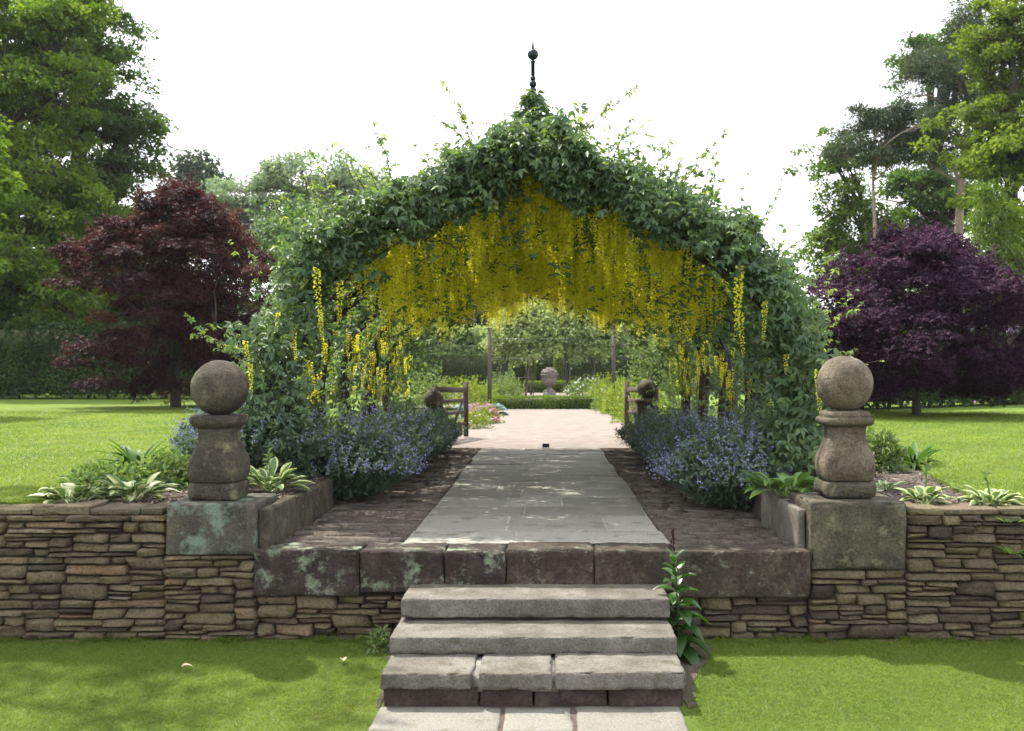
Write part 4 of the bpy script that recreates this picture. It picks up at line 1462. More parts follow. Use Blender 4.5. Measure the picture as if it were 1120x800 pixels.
def maple(label, base, H, W, nfr, per, leaf, mat, seed, sc_y=.9, top_lean=0.0, zlow=.18):
    """Japanese maple: forked stems and flat tiers of drooping sprays"""
    g = rng(seed)
    base = np.asarray(base, float)
    t = thing('japanese_maple', label, 'tree', base)
    tr, lf = MB(), MB()
    heads = []
    fork = base + np.array([g.normal(0, .05), 0, H * .22])
    tube(tr, bent(base - [0, 0, .1], fork, g, 6, .04), np.linspace(.13, .10, 6) * H / 5, 10)
    for k in range(7):
        a = k * 2 * PI / 7 + g.normal(0, .2)
        e = fork + np.array([math.cos(a) * W * .30, math.sin(a) * W * .28, H * g.uniform(.30, .48)])
        limb = bent(fork, e, g, 8, .10, .06)
        tube(tr, limb, np.linspace(.075, .02, 8) * H / 5, 7)
        heads.append(limb)
    e = base + np.array([top_lean, 0, H * .93])
    limb = bent(fork, e, g, 8, .05)
    tube(tr, limb, np.linspace(.08, .015, 8) * H / 5, 7)
    heads.append(limb)
    allp = np.concatenate(heads)
    for k in range(nfr):
        u = g.uniform(0, 1)
        zf = zlow + (1.0 - zlow) * u ** .85
        env = np.interp(zf, [zlow, .30, .45, .62, .80, .92, 1.0], [.86, .98, 1.0, .92, .70, .44, .12])
        a = g.uniform(0, 2 * PI)
        r = env * math.sqrt(g.uniform(.08, 1)) * W / 2 * (1 + .20 * math.sin(3 * a + 9 * zf + seed) + .10 * math.sin(7 * a - 14 * zf))
        c = base + np.array([math.cos(a) * r + top_lean * zf, math.sin(a) * r * sc_y, zf * H])
        j = int(np.argmin(np.linalg.norm(allp - c - [0, 0, .2], axis=1)))
        tube(tr, bent(allp[j], c, g, 5, .08, .06), np.linspace(.018, .004, 5) * H / 5, 5)
        R0 = g.uniform(.26, .58) * W / 4.4 * (1.0 if zf < .8 else .7)
        th = g.uniform(0, 2 * PI, per)
        rr = np.sqrt(g.uniform(0, 1, per))
        el = g.uniform(.6, 1.3)
        P = c + np.stack([np.cos(th) * rr * R0 * el, np.sin(th) * rr * R0, (.05 + .10 * (k % 2)) * g.normal(0, 1, per) - rr ** 2 * R0 * g.uniform(.16, .36) + .05], 1)
        D = unit(np.stack([np.cos(th), np.sin(th), g.normal(-.45, .3, per)], 1) + g.normal(0, .35, (per, 3)))
        Nn = unit(g.normal(0, .35, (per, 3)) + np.array([0, 0, 1.0]))
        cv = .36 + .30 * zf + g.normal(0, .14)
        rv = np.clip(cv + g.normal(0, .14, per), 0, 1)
        S = unit(np.cross(D, Nn))
        for ang in (-50, 0, 50):     # palmate: three narrow lobes
            d2 = D * math.cos(R(ang)) + S * math.sin(R(ang))
            L = leaf * g.uniform(.7, 1.2, per)
            leaves(lf, P, d2, Nn, L, L * .34, rv, .1, .2)
    tr.build('trunk', 'bark_dark', t, smooth=True)
    lf.build('crown', mat, t)
    return t


def P3(px, py, Y, r, ry=None, rz=None):
    """crown mass centred on a pixel at distance Y; radii in pixels"""
    c = at(px, py, Y)
    s = Y / F0
    return (c[0], c[1], c[2], r * s, (ry if ry else r) * s, (rz if rz else r * .8) * s)


def scatter(px, py, Y, sx, sy, n, r, seed, flat=.5):
    """n small crown masses spread over an oval, given in pixels at distance Y"""
    g = rng(seed)
    out = []
    for k in range(n):
        a, q = g.uniform(0, 6.28), math.sqrt(g.uniform(0, 1))
        rr = r * g.uniform(.6, 1.3)
        b = list(P3(px + math.cos(a) * q * sx, py + math.sin(a) * q * sy, Y, rr, rr, rr * flat))
        b[1] += g.normal(0, 1) * sx * Y / F0 * .5
        out.append(tuple(b))
    return out



GZ = .50
# behind the hedge, shaded side
b = at(20, 0, 33)
crown_tree('tall_tree', 'tall yellow-green tree rising behind the dark clipped hedge, cut by the picture edge', (b[0] - .5, 33, GZ), (b[0] - .5, 33, 13.5),
           [P3(10, 40, 33, 62), P3(60, 15, 33, 50), P3(-40, 80, 33, 70), P3(40, 100, 32, 55), P3(75, 60, 33, 42), P3(0, 170, 32, 75), P3(60, 175, 32, 45), P3(15, 250, 31, 75), P3(55, 310, 31, 62), P3(-40, 320, 31, 70)],
           720, 110, .16, 'tree_fresh', 'bark_dark', 701, .42, .46, flat=.45, pads=150)
b = at(90, 0, 38)
crown_tree('tall_tree', 'tall dark green tree with a dark trunk between yellow-green tree and bronze maple', (b[0], 38, GZ), (b[0], 38, 15),
           [P3(70, -30, 38, 45), P3(100, 30, 38, 38), P3(95, 85, 38, 45), P3(85, 130, 38, 48), P3(135, 140, 38, 34, 30, 22), P3(146, 152, 38, 15, 15, 12), P3(120, 180, 37, 40), P3(85, 210, 38, 55), P3(125, 250, 37, 46), P3(90, 300, 37, 62), P3(130, 330, 37, 55)],
           720, 100, .18, 'tree_dark', 'bark_dark', 702, .45, .52, flat=.45, pads=150)
b = at(-75, 0, 19)
crown_tree('broadleaf_tree', 'leafy branch tips of a nearer light green tree at the picture edge', (b[0], 19, .78), (b[0], 19, 7.0),
           [P3(-60, 150, 19, 50), P3(-45, 205, 19, 48, 40, 34), P3(-80, 230, 19, 60), P3(-90, 120, 19, 60), P3(-8, 205, 19, 24, 24, 16)],
           170, 75, .12, 'tree_fresh', 'bark_grey', 703, .18, .38)
# far ones between maple and arch
b = at(219, 0, 72)
crown_tree('conifer', 'small dark conifer tip standing far behind the bronze maple', (b[0], 72, GZ), (b[0], 72, 16.3),
           [P3(218, 178, 72, 8), P3(216, 188, 72, 17, 17, 6), P3(222, 200, 72, 23, 23, 8), P3(215, 216, 72, 26, 26, 10), P3(222, 235, 72, 30, 30, 12), P3(218, 258, 72, 34)],
           160, 60, .42, 'pine_needle', 'bark_dark', 704, .3, .9)
b = at(330, 0, 60)
crown_tree('broad_tree', 'broad hazy pale green tree far behind the arch, domed airy crown', (b[0], 60, GZ), (b[0], 60, 11),
           [P3(360, 190, 60, 46, 46, 22), P3(310, 205, 60, 44, 44, 24), P3(265, 215, 60, 38, 38, 22), P3(405, 205, 60, 40, 40, 24), P3(345, 225, 60, 50, 50, 26), P3(290, 250, 60, 46, 46, 26), P3(400, 245, 60, 48), P3(440, 225, 60, 38), P3(240, 262, 60, 34, 34, 22), P3(340, 275, 60, 60)],
           460, 80, .26, 'tree_pale', 'bark_grey', 705, .4, .75, flat=.45, pads=120)
# the sunny side
b = at(1105, 0, 31)
crown_tree('tall_tree', 'tall yellow-green tree with a dark trunk cut by the picture edge beyond the purple maple', (b[0], 31, GZ), (b[0], 31, 13),
           [P3(1100, 20, 31, 36), P3(1075, 45, 31, 24), P3(1130, 70, 31, 50), P3(1085, 130, 31, 34), P3(1105, 170, 30, 42), P3(1082, 180, 30, 18), P3(1122, 235, 30, 36), P3(1150, 140, 30, 60)],
           380, 105, .145, 'tree_yellow', 'bark_dark', 711, .34, .40, limb_r=.3, flat=.45, pads=85)

b = at(1057, 0, 37)
crown_tree('pine_tree', 'pine with a bare pale trunk and dark grey-green clumps beyond the purple maple', (b[0] - .1, 37, GZ), (b[0] + .3, 37, 13.2),
           scatter(1040, 120, 37, 55, 66, 34, 15, 1) + scatter(1075, 30, 37, 26, 34, 10, 14, 2),
           470, 64, .16, 'pine_needle', 'bark_pale', 712, .26, .50, narrow=.22, flat=.45, limb_k=.12, limb_r=.22)
b = at(978, 0, 34)
crown_tree('pine_tree', 'slender pale-stemmed tree bending towards the arch above the purple maple', (b[0] + .1, 34, GZ), (b[0] - .75, 34, 8.9),
           scatter(965, 150, 34, 48, 34, 20, 13, 3),
           230, 62, .16, 'pine_needle', 'bark_pale', 713, .15, .42, narrow=.25, flat=.5, limb_k=.12, limb_r=.3)
b = at(1028, 0, 42)
crown_tree('ivy_tree', 'broad green tree with an ivy-dark trunk behind the two pale trunks', (b[0], 42, GZ), (b[0], 42, 13.5),
           [P3(1025, 55, 42, 24, 24, 16), P3(1045, 40, 42, 22), P3(1012, 52, 42, 14), P3(1030, 190, 42, 26), P3(1000, 215, 42, 28, 28, 18), P3(1045, 225, 42, 30), P3(1020, 265, 42, 34), P3(985, 195, 42, 20, 20, 10)],
           250, 90, .18, 'tree_dark', 'bark_dark', 714, .5, .46, flat=.45, pads=60)
b = at(935, 0, 39)
crown_tree('broad_tree', 'light green leaning tree nearest the arch above the purple maple', (b[0] + 1.2, 39, GZ), (b[0] + .6, 39, 8),
           [P3(905, 165, 39, 18, 18, 11), P3(925, 175, 39, 20, 20, 11), P3(920, 205, 39, 18, 18, 8), P3(935, 230, 39, 28, 28, 18), P3(915, 260, 39, 24), P3(955, 255, 39, 30), P3(930, 290, 39, 34)],
           190, 85, .165, 'tree_fresh', 'bark_dark', 715, .26, .42, flat=.45, pads=60)
b = at(1090, 0, 25)
crown_tree('weeping_conifer', 'feathery light green conifer standing right behind the purple maple', (b[0], 25, .5), (b[0], 25, 5.6),
           [P3(1082, 215, 25, 16, 16, 14), P3(1090, 240, 25, 24), P3(1085, 270, 25, 30), P3(1100, 300, 25, 36), P3(1085, 330, 25, 34)],
           200, 80, .12, 'tree_fresh', 'bark_grey', 716, .12, .36, droop=.5, narrow=.25)
crown_tree('overhanging_tree', 'tree beside the shaded lawn whose high branches overhang the dark wall', (-9.5, 9.0, .8), (-9.2, 9.2, 9.0),
           [(-5.0, 8.6, 7.4, 1.5, 1.4, .9), (-6.8, 8.4, 7.8, 1.7, 1.6, 1.2), (-8.6, 9.6, 8.4, 2.2, 2.0, 1.6), (-6.6, 10.6, 8.0, 1.7, 1.6, 1.1), (-10.5, 8.6, 8.0, 2, 2, 1.6)],
           95, 75, .13, 'tree_fresh', 'bark_grey', 719, .22, .45)


def understory(label, x0, x1, y, h, n, mat, seed):
    g = rng(seed)
    mb = MB()
    cx_ = g.uniform(x0, x1, n)
    cz = .5 + h * g.uniform(0, 1, n) ** .8 * (.75 + .25 * np.sin(cx_ * .9 + seed))
    C = np.stack([cx_, y + g.normal(0, 1.2, n), cz], 1)
    ci = np.repeat(np.arange(n), 36)
    m = len(ci)
    P = C[ci] + g.normal(0, .32 if y < 100 else .7, (m, 3))
    leaves(mb, P, unit(g.normal(0, .7, (m, 3)) + [0, -.3, -.2]), unit(g.normal(0, .4, (m, 3)) + [0, -.4, .8]), .26 * (1 if y < 100 else 2.6) * g.uniform(.6, 1.3, m), .15 * (1 if y < 100 else 2.6), np.clip(.4 + g.normal(0, .17, n)[ci] + g.normal(0, .12, m), 0, 1))
    tag(mb.build('undergrowth', mat), label, 'undergrowth', kind='stuff')


understory('dark undergrowth of the wood behind the beech hedge', -42, -5, 42, 8.0, 1900, 'tree_dark', 61)
understory('green undergrowth behind the hedge on the sunny side', 6, 44, 47, 6.5, 1700, 'tree_fresh', 62)
understory('dense far wood closing the view beyond the garden', -34, 34, 130, 14.5, 1900, 'tree_dark', 63)
# far wood behind the arch opening
for i, (px, py, Y, r, mt, lab) in enumerate([(500, 335, 85, 44, 'conifer_dark', 'dark blue-green conifer far beyond the garden, nearest the paler hedge'),
                                             (552, 330, 90, 40, 'conifer_dark', 'darkest distant conifer rising beside the rose dome'),
                                             (680, 335, 95, 46, 'tree_pale', 'distant soft green tree behind the timber post with rails'),
                                             (440, 330, 100, 46, 'tree_dark', 'distant dark tree half hidden by laburnum flowers'),
                                             (750, 320, 100, 50, 'tree_dark', 'distant dark tree seen between the laburnum stems'),
                                             (615, 325, 92, 44, 'conifer_dark', 'distant tree directly behind the rose dome')]):
    b = at(px, 0, Y)
    crown_tree('far_tree', lab, (b[0], Y, GZ), (b[0], Y, at(px, py - 10, Y)[2]),
               [P3(px, py, Y, r, r, r * .7), P3(px - r * .5, py + 25, Y, r * .8), P3(px + r * .5, py + 25, Y, r * .8), P3(px, py + 45, Y, r * 1.1)],
               120, 55, .62, mt, 'bark_dark', 730 + i, .35, 1.7, group='trees of the far wood')

mb_ = at(192, 0, 22.5)
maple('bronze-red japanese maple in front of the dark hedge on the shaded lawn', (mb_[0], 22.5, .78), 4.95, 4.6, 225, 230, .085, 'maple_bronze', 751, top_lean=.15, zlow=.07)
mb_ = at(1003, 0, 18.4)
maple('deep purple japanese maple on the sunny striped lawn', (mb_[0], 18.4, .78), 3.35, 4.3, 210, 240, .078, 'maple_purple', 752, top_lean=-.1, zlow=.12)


# ------------------------------------------------------------------ hedges
def hedge(label, p, q, wid, z0, z1, per_m2, leaf, mat, seed, stems=0, group=None, core=True, name='hedge', amp=.04):
    g = rng(seed)
    p, q = np.asarray(p, float), np.asarray(q, float)
    L = np.linalg.norm(q - p)
    T = (q - p) / L
    S = np.array([T[1], -T[0]])
    if S[1] > 0:
        S = -S               # S points at the viewer's side
    mid = (p + q) / 2
    t = thing(name, label, 'hedge', (mid[0], mid[1], z0), group)
    h = z1 - z0
    mb = MB()

    def put(n, u, w, z, nrm):
        P = np.stack([p[0] + T[0] * u + S[0] * w, p[1] + T[1] * u + S[1] * w, z], 1)
        nz_ = np.array([mnoise.noise(Vector((a * 1.6, b * 1.6, c * 1.6 + seed))) for a, b, c in P])
        P += nrm * (nz_ * amp * 1.6 + g.normal(0, amp, n))[:, None]
        D = unit(nrm * .6 + g.normal(0, .7, (n, 3)) + np.array([0, 0, .05]))
        leaves(mb, P, D, unit(nrm + np.array([0, 0, .5]) + g.normal(0, .45, (n, 3))), leaf * g.uniform(.6, 1.3, n), leaf * .6, np.clip(.4 + .25 * nz_ + g.normal(0, .18, n), 0, 1))
    for side in (1, -1):
        n = int(L * h * per_m2 * (1 if side > 0 else .35))
        put(n, g.uniform(0, L, n), np.full(n, side * wid / 2), z0 + h * g.uniform(0 if not stems else .03, 1, n) ** .9, np.tile([S[0] * side, S[1] * side, 0], (n, 1)))
    n = int(L * wid * per_m2 * 1.3)
    put(n, g.uniform(0, L, n), g.uniform(-wid / 2, wid / 2, n), np.full(n, z1), np.tile([0, 0, 1.0], (n, 1)))
    for e, uu in ((-1, 0.0), (1, L)):
        n = int(wid * h * per_m2)
        put(n, np.full(n, uu), g.uniform(-wid / 2, wid / 2, n), z0 + h * g.uniform(0, 1, n), np.tile([T[0] * e, T[1] * e, 0], (n, 1)))
    mb.build('foliage', mat, t)
    if core:  # solid inner box closing the gaps, its dark colour painted as inner shade
        c = MB()
        ins = max(.06, leaf)
        a, b = p + T * ins, q - T * ins
        w = wid / 2 - ins
        zb = z0 + (.0 if not stems else .18)
        V = [(*(a + S * w), zb), (*(b + S * w), zb), (*(b - S * w), zb), (*(a - S * w), zb), (*(a + S * w), z1 - ins), (*(b + S * w), z1 - ins), (*(b - S * w), z1 - ins), (*(a - S * w), z1 - ins)]
        c.add(V, None, [(0, 3, 2, 1), (4, 5, 6, 7), (0, 1, 5, 4), (1, 2, 6, 5), (2, 3, 7, 6), (3, 0, 4, 7)])
        c.build('shaded_core', 'hedge_inner_shade', t)
    if stems:
        for k in range(stems):
            c = MB()
            u = L * (k + .5 + g.uniform(-.3, .3)) / stems
            x, y = p + T * u + S * g.uniform(-.1, wid * .3)
            tube(c, bent((x, y, z0 - .05), (x + g.normal(0, .05), y, z0 + h * .6), g, 5, .04), np.linspace(.05, .03, 5), 6)
            c.build('stem', 'bark_grey', t)
    return t


hedge('dark beech hedge with a bright clipped top behind the bronze maple', (-24, 29.6), (-6.2, 29.6), 1.3, .78, 2.95, 330, .13, 'hedge_beech', 801, 26)
hedge('beech hedge with visible stems curving behind the purple maple', (5.0, 20.3), (15.5, 27.5), 1.1, .78, 2.42, 380, .11, 'hedge_beech', 802, 26)
mound('rhododendron', 'lilac-flowered shrub above the hedge beyond the purple maple', 'shrub', (at(1092, 0, 26)[0], 26.6, .6), 1.2, 1.0, 2.6, 2600, .12, 'border_green', 803, flowers=('lilac_flower', 240, .13))
hedge('low bright clipped box hedge closing the gravel court before the urn', at(541, 0, 28.7)[:2], at(656, 0, 28.7)[:2], .5, .53, .87, 1500, .045, 'hedge_box', 811, name='box_hedge', amp=.012)
hedge('low box hedge behind the stone urn', at(574, 0, 50)[:2], at(628, 0, 50)[:2], .8, .53, 1.07, 700, .07, 'hedge_box', 812, name='box_hedge', amp=.02)
hedge('tall clipped yew hedge across the end of the garden', at(466, 0, 53)[:2], at(738, 0, 53)[:2], 1.2, .53, 2.42, 620, .085, 'hedge_yew', 813, name='yew_hedge', amp=.012)
for i, px in enumerate((581, 611)):
    c = at(px, 0, 52.2)
    hedge(['lighter clipped buttress of yew left of the urn', 'lighter clipped buttress of yew just beyond the urn'][i], (c[0] - .2, 52.15), (c[0] + .2, 52.15), .5, .53, 2.40, 900, .075, 'border_lime', 815 + i, name='yew_buttress', amp=.03)
hedge('pale green loose hedge above the yew hedge on the dark conifer side', at(455, 0, 78)[:2], at(533, 0, 78)[:2], 2.0, .53, 4.7, 110, .28, 'rose_leaf', 817, amp=.15)
hedge('pale green loose hedge above the yew hedge behind the timber post with rails', at(660, 0, 78)[:2], at(745, 0, 78)[:2], 2.0, .53, 4.8, 110, .28, 'rose_leaf', 818, amp=.18)

# ------------------------------------------------------------------ garden beyond the arch
# five-bar gates standing open
def gate(label, hinge, tip, z0, z1, group):
    hx, hy = hinge
    tx, ty = tip
    t = thing('garden_gate', label, 'gate', (hx, hy, z0), group)
    def part(name, a, b, w, d):
        m = MB()
        beam(m, a, b, w, d)
        m.build(name, 'gate_timber', t)
    part('hanging_stile', (hx, hy, z0), (hx, hy, z1 - .04), .08, .07)
    part('meeting_stile', (tx, ty, z0 - .05), (tx, ty, z1 + .04), .075, .075)
    def lerp(f, z):
        return (hx + (tx - hx) * f, hy + (ty - hy) * f, z)
    part('top_rail', lerp(.03, z1 - .06), lerp(.97, z1 - .09), .085, .05)
    for f in (.18, .42, .66):
        zz = z0 + .02 + (z1 - z0) * f
        part('rail', lerp(.03, zz), lerp(.97, zz), .055, .03)
    part('brace', lerp(.06, z1 - .14), lerp(.55, z0 + .10), .05, .03)
    part('brace', lerp(.55, z0 + .10), lerp(.94, z1 - .16), .05, .032)


gate('open timber gate next to blue-leaved border plants', (-1.66, 15.0), (-1.275, 16.3), .60, 1.40, 'pair of open gates')
gate('open timber gate in front of lime-green border shrubs', (1.68, 15.0), (1.355, 16.3), .60, 1.40, 'pair of open gates')
for x, zc, lab in ((-1.665, 1.19, 'small stone ball post at the gate next to blue-leaved border plants'), (1.555, 1.35, 'small stone ball post at the gate before lime-green shrubs')):
    t = thing('gate_pier', lab, 'pillar', (x, 15.05, .5), 'ball-topped gate piers')
    mb = MB()
    rough_block(mb, (x - .16, 14.9, .5), (x + .16, 15.2, zc - .20), .02, .06, .01, seed=850 + x)
    mb.build('post', 'finial_dark', t, smooth=True)
    mb = MB()
    lathe(mb, (x, 15.05, zc - .2), [(0, .18), (.03, .19), (.05, .17), (.06, .1)], 24, 6)
    mb.build('cap', 'finial_dark', t, smooth=True)
    mb = MB()
    lathe(mb, (x, 15.05, zc), ball_profile(.15, 16), 24, amp=.02, seed=5)
    mb.build('ball', 'finial_dark', t, smooth=True)
p = at(597, 487, 14.05)
mb = MB()
rough_block(mb, (p[0] - .05, 14.0, .52), (p[0] + .05, 14.1, .60), .012, .02, .004, seed=3)
tag(mb.build('gate_stop', 'iron_black', origin=(p[0], 14.05, .52), smooth=True), 'small dark stop block at the far end of the flagged path', 'gate stop')

# urn
u0 = at(601, 431, 37.2)
US = .80
t = thing('stone_urn', 'grey stone urn heaped with carved fruit behind the low box hedge', 'urn', (u0[0], 37.2, .53 + .40 * US))
mb = MB()
box(mb, (-.30, -.30, -.40), (.30, .30, .0))
lathe(mb, (0, 0, 0), [(0, .27), (.05, .27), (.08, .20), (.14, .12), (.22, .10), (.25, .13)], 28)
mb.build('foot', 'urn_stone', t, (0, 0, 0), smooth=True)
mb = MB()
lathe(mb, (0, 0, .25), [(0, .13), (.06, .24), (.18, .33), (.34, .37), (.46, .36), (.50, .40), (.54, .42), (.57, .40)], 32)
mb.build('bowl', 'urn_stone', t, (0, 0, 0), smooth=True)
mb = MB()
g = rng(860)
lathe(mb, (0, 0, .80), [(0, .36), (.08, .37), (.18, .31), (.26, .18), (.29, .02)], 24, amp=.08, seed=2)
for k in range(34):
    a, e = g.uniform(0, 6.28), g.uniform(.05, 1.3)
    c = np.array([math.cos(a) * math.cos(e) * .34, math.sin(a) * math.cos(e) * .34, .84 + math.sin(e) * .22])
    lathe(mb, c, ball_profile(g.uniform(.06, .09), 6), 8)
mb.build('fruit', 'urn_stone', t, (0, 0, 0), smooth=True)

t.scale = (US, US, US)

# rose dome
dc = at(600, 0, 43)
t = thing('rose_arbour', 'dome-shaped rose arbour with pale green leaves and bare brown legs', 'arbour', (dc[0], 43, .53))
mb = MB()
rd, ht = 2.25, 3.95
for k in range(4):
    a = k * PI / 4 + .35
    th = np.linspace(0, PI, 25)
    pts = np.stack([dc[0] + np.cos(th) * rd * math.cos(a), 43 + np.cos(th) * rd * math.sin(a), .53 + np.where(np.sin(th) < .45, np.sin(th) * 3.4, 1.53 + (np.sin(th) - .45) / .55 * (ht - 1.53))], 1)
    tube(mb, pts, .03, 6)
mb.build('frame', 'iron_black', t)
mb = MB()
g = rng(870)
for k in range(8):
    a = k * PI / 4 + .35
    for q in range(2):
        x, y = dc[0] + math.cos(a) * rd + g.normal(0, .08), 43 + math.sin(a) * rd + g.normal(0, .08)
        tube(mb, bent((x, y, .5), (dc[0] + math.cos(a) * rd * .86, 43 + math.sin(a) * rd * .86, 2.7), g, 7, .08), np.linspace(.03, .018, 7), 5)
mb.build('stems', 'bark_grey', t)
mb = MB()
ncl, per = 800, 46
d = unit(g.normal(0, 1, (ncl, 3)))
d[:, 2] = np.abs(d[:, 2])
rr = g.uniform(.80, 1.06, ncl)
C = np.array([dc[0], 43, 2.55]) + d * rr[:, None] * np.array([2.5, 2.3, 2.05])
fr = g.uniform(0, 1, ncl)
C[:, 2] += np.where(d[:, 2] < .2, g.uniform(0, .35, ncl) - (fr < .16) * .6, 0)
ci = np.repeat(np.arange(ncl), per)
n = len(ci)
P = C[ci] + g.normal(0, .17, (n, 3)) * [1, 1, .8]
leaves(mb, P, unit(d[ci] + g.normal(0, .7, (n, 3)) + [0, 0, -.2]), unit(d[ci] + [0, 0, .5] + g.normal(0, .4, (n, 3))), .16 * g.uniform(.6, 1.2, n), .10, np.clip(.5 + g.normal(0, .18, ncl)[ci] + g.normal(0, .12, n), 0, 1))
mb.build('foliage', 'rose_leaf', t)

# tall posts of the rose fence
pw = thing('rose_fence', 'two tall dark timber posts joined by wires in front of the rose dome', 'fence', at(603, 0, 29) * [1, 1, 0] + [0, 0, .53])
for px, Y, top_, zb in ((535.5, 28.3, 360, .5), (671.5, 29.5, 360, .5)):
    a = at(px, top_, Y)
    mb = MB()
    beam(mb, (a[0], Y, zb), (a[0], Y, a[2]), .11, .11)
    beam(mb, (a[0], Y, a[2]), (a[0], Y, a[2] + .03), .13, .13)
    mb.build('post', 'post_timber', pw)
a, b = at(535.5, 371, 28.3), at(671.5, 371, 29.5)
for dz in (0, -.55, -1.1):
    mb = MB()
    tube(mb, [a + [0, 0, dz], (a + b) / 2 + [0, 0, dz - .02], b + [0, 0, dz]], .007, 5)
    mb.build('wire', 'iron_black', pw)
for py_ in (378, 391):
    a, b = at(671.5, py_, 29.5), at(705, py_ - 1, 29.6)
    mb = MB()
    beam(mb, a, b, .05, .03)
    mb.build('rail', 'post_timber', pw)

# flower borders of the court
def gp(px, Y):
    return np.array([at(px, 0, Y)[0], Y, .52])


GC = 'plants of the borders beyond the gates'
mound('border_shrub', 'lime-green shrub behind the gate beside the tall timber post', 'shrub', gp(520, 30.5), .75, .7, .80, 1500, .09, 'border_lime', 901, GC)
mound('border_shrub', 'grey-green bushy plant between timber post and urn', 'shrub', gp(551, 33), .75, .8, .78, 1700, .09, 'border_green', 902, GC)
mound('border_shrub', 'tall green shrub close to the bare legs of the rose dome', 'shrub', gp(553, 37), .7, .7, 1.05, 1500, .10, 'border_green', 903, GC)
mound('border_shrub', 'wide lime shrub behind the gate before the yew hedge', 'shrub', gp(500, 34), 1.0, .8, .8, 1600, .10, 'border_lime', 904, GC)
rosette('hosta', 'blue-leaved hosta between the open gate and the timber post', 'plant', gp(526, 24.5), 60, .62, .30, 'blue_leaf', 905, .7, .5, group=GC, spread=.3)
mound('flower_clump', 'pink flowers and green leaves along the gravel edge by the gate', 'plant', gp(527, 20.8), .38, .5, .42, 900, .06, 'border_lime', 906, GC, flowers=('pink_flower', 46, .055))
mound('flower_clump', 'low lime plant along the gravel edge behind the pink flowers', 'plant', gp(519, 18.9), .28, .4, .33, 700, .055, 'border_lime', 907, GC)
mound('border_shrub', 'green shrub beside the urn in front of the yew hedge', 'shrub', gp(643, 34), .85, .8, .85, 1700, .09, 'border_green', 911, GC, flowers=('tiny_white', 60, .05))
mound('border_shrub', 'lime-green shrub against the tall post with rails', 'shrub', gp(668, 30.5), .85, .7, .95, 1700, .085, 'border_lime', 912, GC)
mound('border_shrub', 'broad yellow-green shrub overhanging the gravel before the second gate', 'shrub', gp(683, 25.5), .75, 1.0, .80, 1900, .08, 'border_lime', 913, GC)
mound('border_shrub', 'low bright green clump on the gravel edge beside the box hedge end', 'shrub', gp(664, 27.6), .45, .5, .50, 1100, .07, 'fresh_herb', 914, GC)
mound('border_shrub', 'lime-green shrub seen through the bars of the second gate', 'shrub', gp(703, 21), .62, .9, .75, 1600, .075, 'border_lime', 915, GC)
mound('border_shrub', 'tall pale green shrub beside the last laburnum and post with rails', 'shrub', gp(712, 27), .8, .8, 2.2, 2200, .10, 'border_green', 916, GC)
mound('border_shrub', 'tall pale green shrub beside the last laburnum before the yew hedge', 'shrub', gp(462, 29), .9, .8, 1.0, 1600, .10, 'border_green', 917, GC)
t = thing('border_edging', 'pale stone edging along the gravel beside the pink flowers', 'kerb', (-1.50, 23.5, .53))
for k in range(11):
    mb = MB()
    rough_block(mb, (-1.58, 18.6 + k * .9, .50), (-1.44, 18.6 + k * .9 + .88, .61), .015, .1, .008, seed=920 + k)
    mb.build('edging_stone', 'border_edge', t, smooth=True)

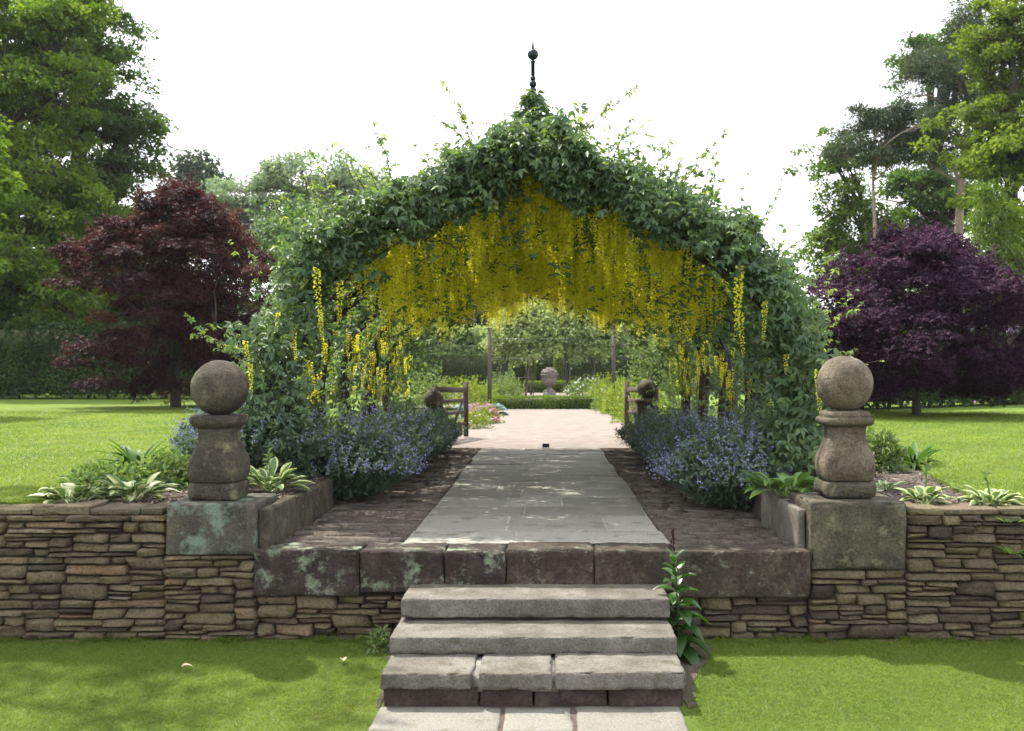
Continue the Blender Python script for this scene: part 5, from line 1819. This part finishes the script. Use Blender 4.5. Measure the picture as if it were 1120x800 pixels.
# ------------------------------------------------------------------ light, air, camera
HAZE = .00022
SUN_EL, SUN_AZ = 57.0, -38.0       # azimuth from the view direction, negative to the left
w = bpy.data.worlds.new('World')
SC.world = w
w.use_nodes = True
nt = w.node_tree
nt.nodes.clear()
out = nt.nodes.new('ShaderNodeOutputWorld')
bg = nt.nodes.new('ShaderNodeBackground')
sky = nt.nodes.new('ShaderNodeTexSky')
sky.sky_type = 'NISHITA'
sky.sun_disc = False
sky.sun_elevation = R(SUN_EL)
sky.sun_rotation = R(SUN_AZ)
sky.air_density = 1.0
sky.dust_density = 4.0
sky.ozone_density = 1.0
mix = nt.nodes.new('ShaderNodeMix')
mix.data_type = 'RGBA'
mix.inputs[0].default_value = .72          # thin bright cloud over the blue
mix.inputs[7].default_value = (9.2, 9.3, 9.5, 1)
nt.links.new(sky.outputs[0], mix.inputs[6])
nt.links.new(mix.outputs[2], bg.inputs['Color'])
bg.inputs['Strength'].default_value = .13
nt.links.new(bg.outputs[0], out.inputs['Surface'])

m, hnt, hout = new_mat('haze')
pv = hnt.nodes.new('ShaderNodeVolumePrincipled')
pv.inputs['Color'].default_value = (.93, .96, 1.0, 1)
pv.inputs['Density'].default_value = HAZE
pv.inputs['Anisotropy'].default_value = .2
hnt.links.new(pv.outputs[0], hout.inputs['Volume'])
MATS['haze'] = m
mb = MB()
box(mb, (-700, -90, -1.5), (700, 950, 26))
ho = tag(mb.build('haze', 'haze'), kind='stuff')

sl = bpy.data.lights.new('sun', 'SUN')
sl.energy = 4.3
sl.angle = R(.6)
sl.color = (1.0, .94, .82)
so = bpy.data.objects.new('sun', sl)
COL.objects.link(so)
d = Vector((math.sin(R(SUN_AZ)) * math.cos(R(SUN_EL)), math.cos(R(SUN_AZ)) * math.cos(R(SUN_EL)), math.sin(R(SUN_EL))))
so.rotation_euler = (-d).to_track_quat('-Z', 'Y').to_euler()
so.location = d * 60

cam = bpy.data.cameras.new('camera')
co = bpy.data.objects.new('camera', cam)
COL.objects.link(co)
co.location = (0, 0, CAMZ)
co.rotation_euler = (R(90), 0, 0)
cam.sensor_width = 36.0
cam.lens = 36.0 * F0 / 1120
cam.shift_x = -(CX - 560) / 1120
cam.shift_y = (CY - 400) / 1120
cam.clip_start = .1
cam.clip_end = 2000
cam.dof.use_dof = True
cam.dof.focus_distance = 6.6
cam.dof.aperture_fstop = 4.5
SC.camera = co

SC.view_settings.view_transform = 'Standard'
SC.view_settings.look = 'None'
SC.view_settings.gamma = 1
SC.view_settings.exposure = 1.25
SC.render.engine = 'CYCLES'
SC.cycles.use_denoising = True
SC.cycles.max_bounces = 6
SC.cycles.diffuse_bounces = 3
SC.cycles.transmission_bounces = 4
SC.cycles.sample_clamp_indirect = 6
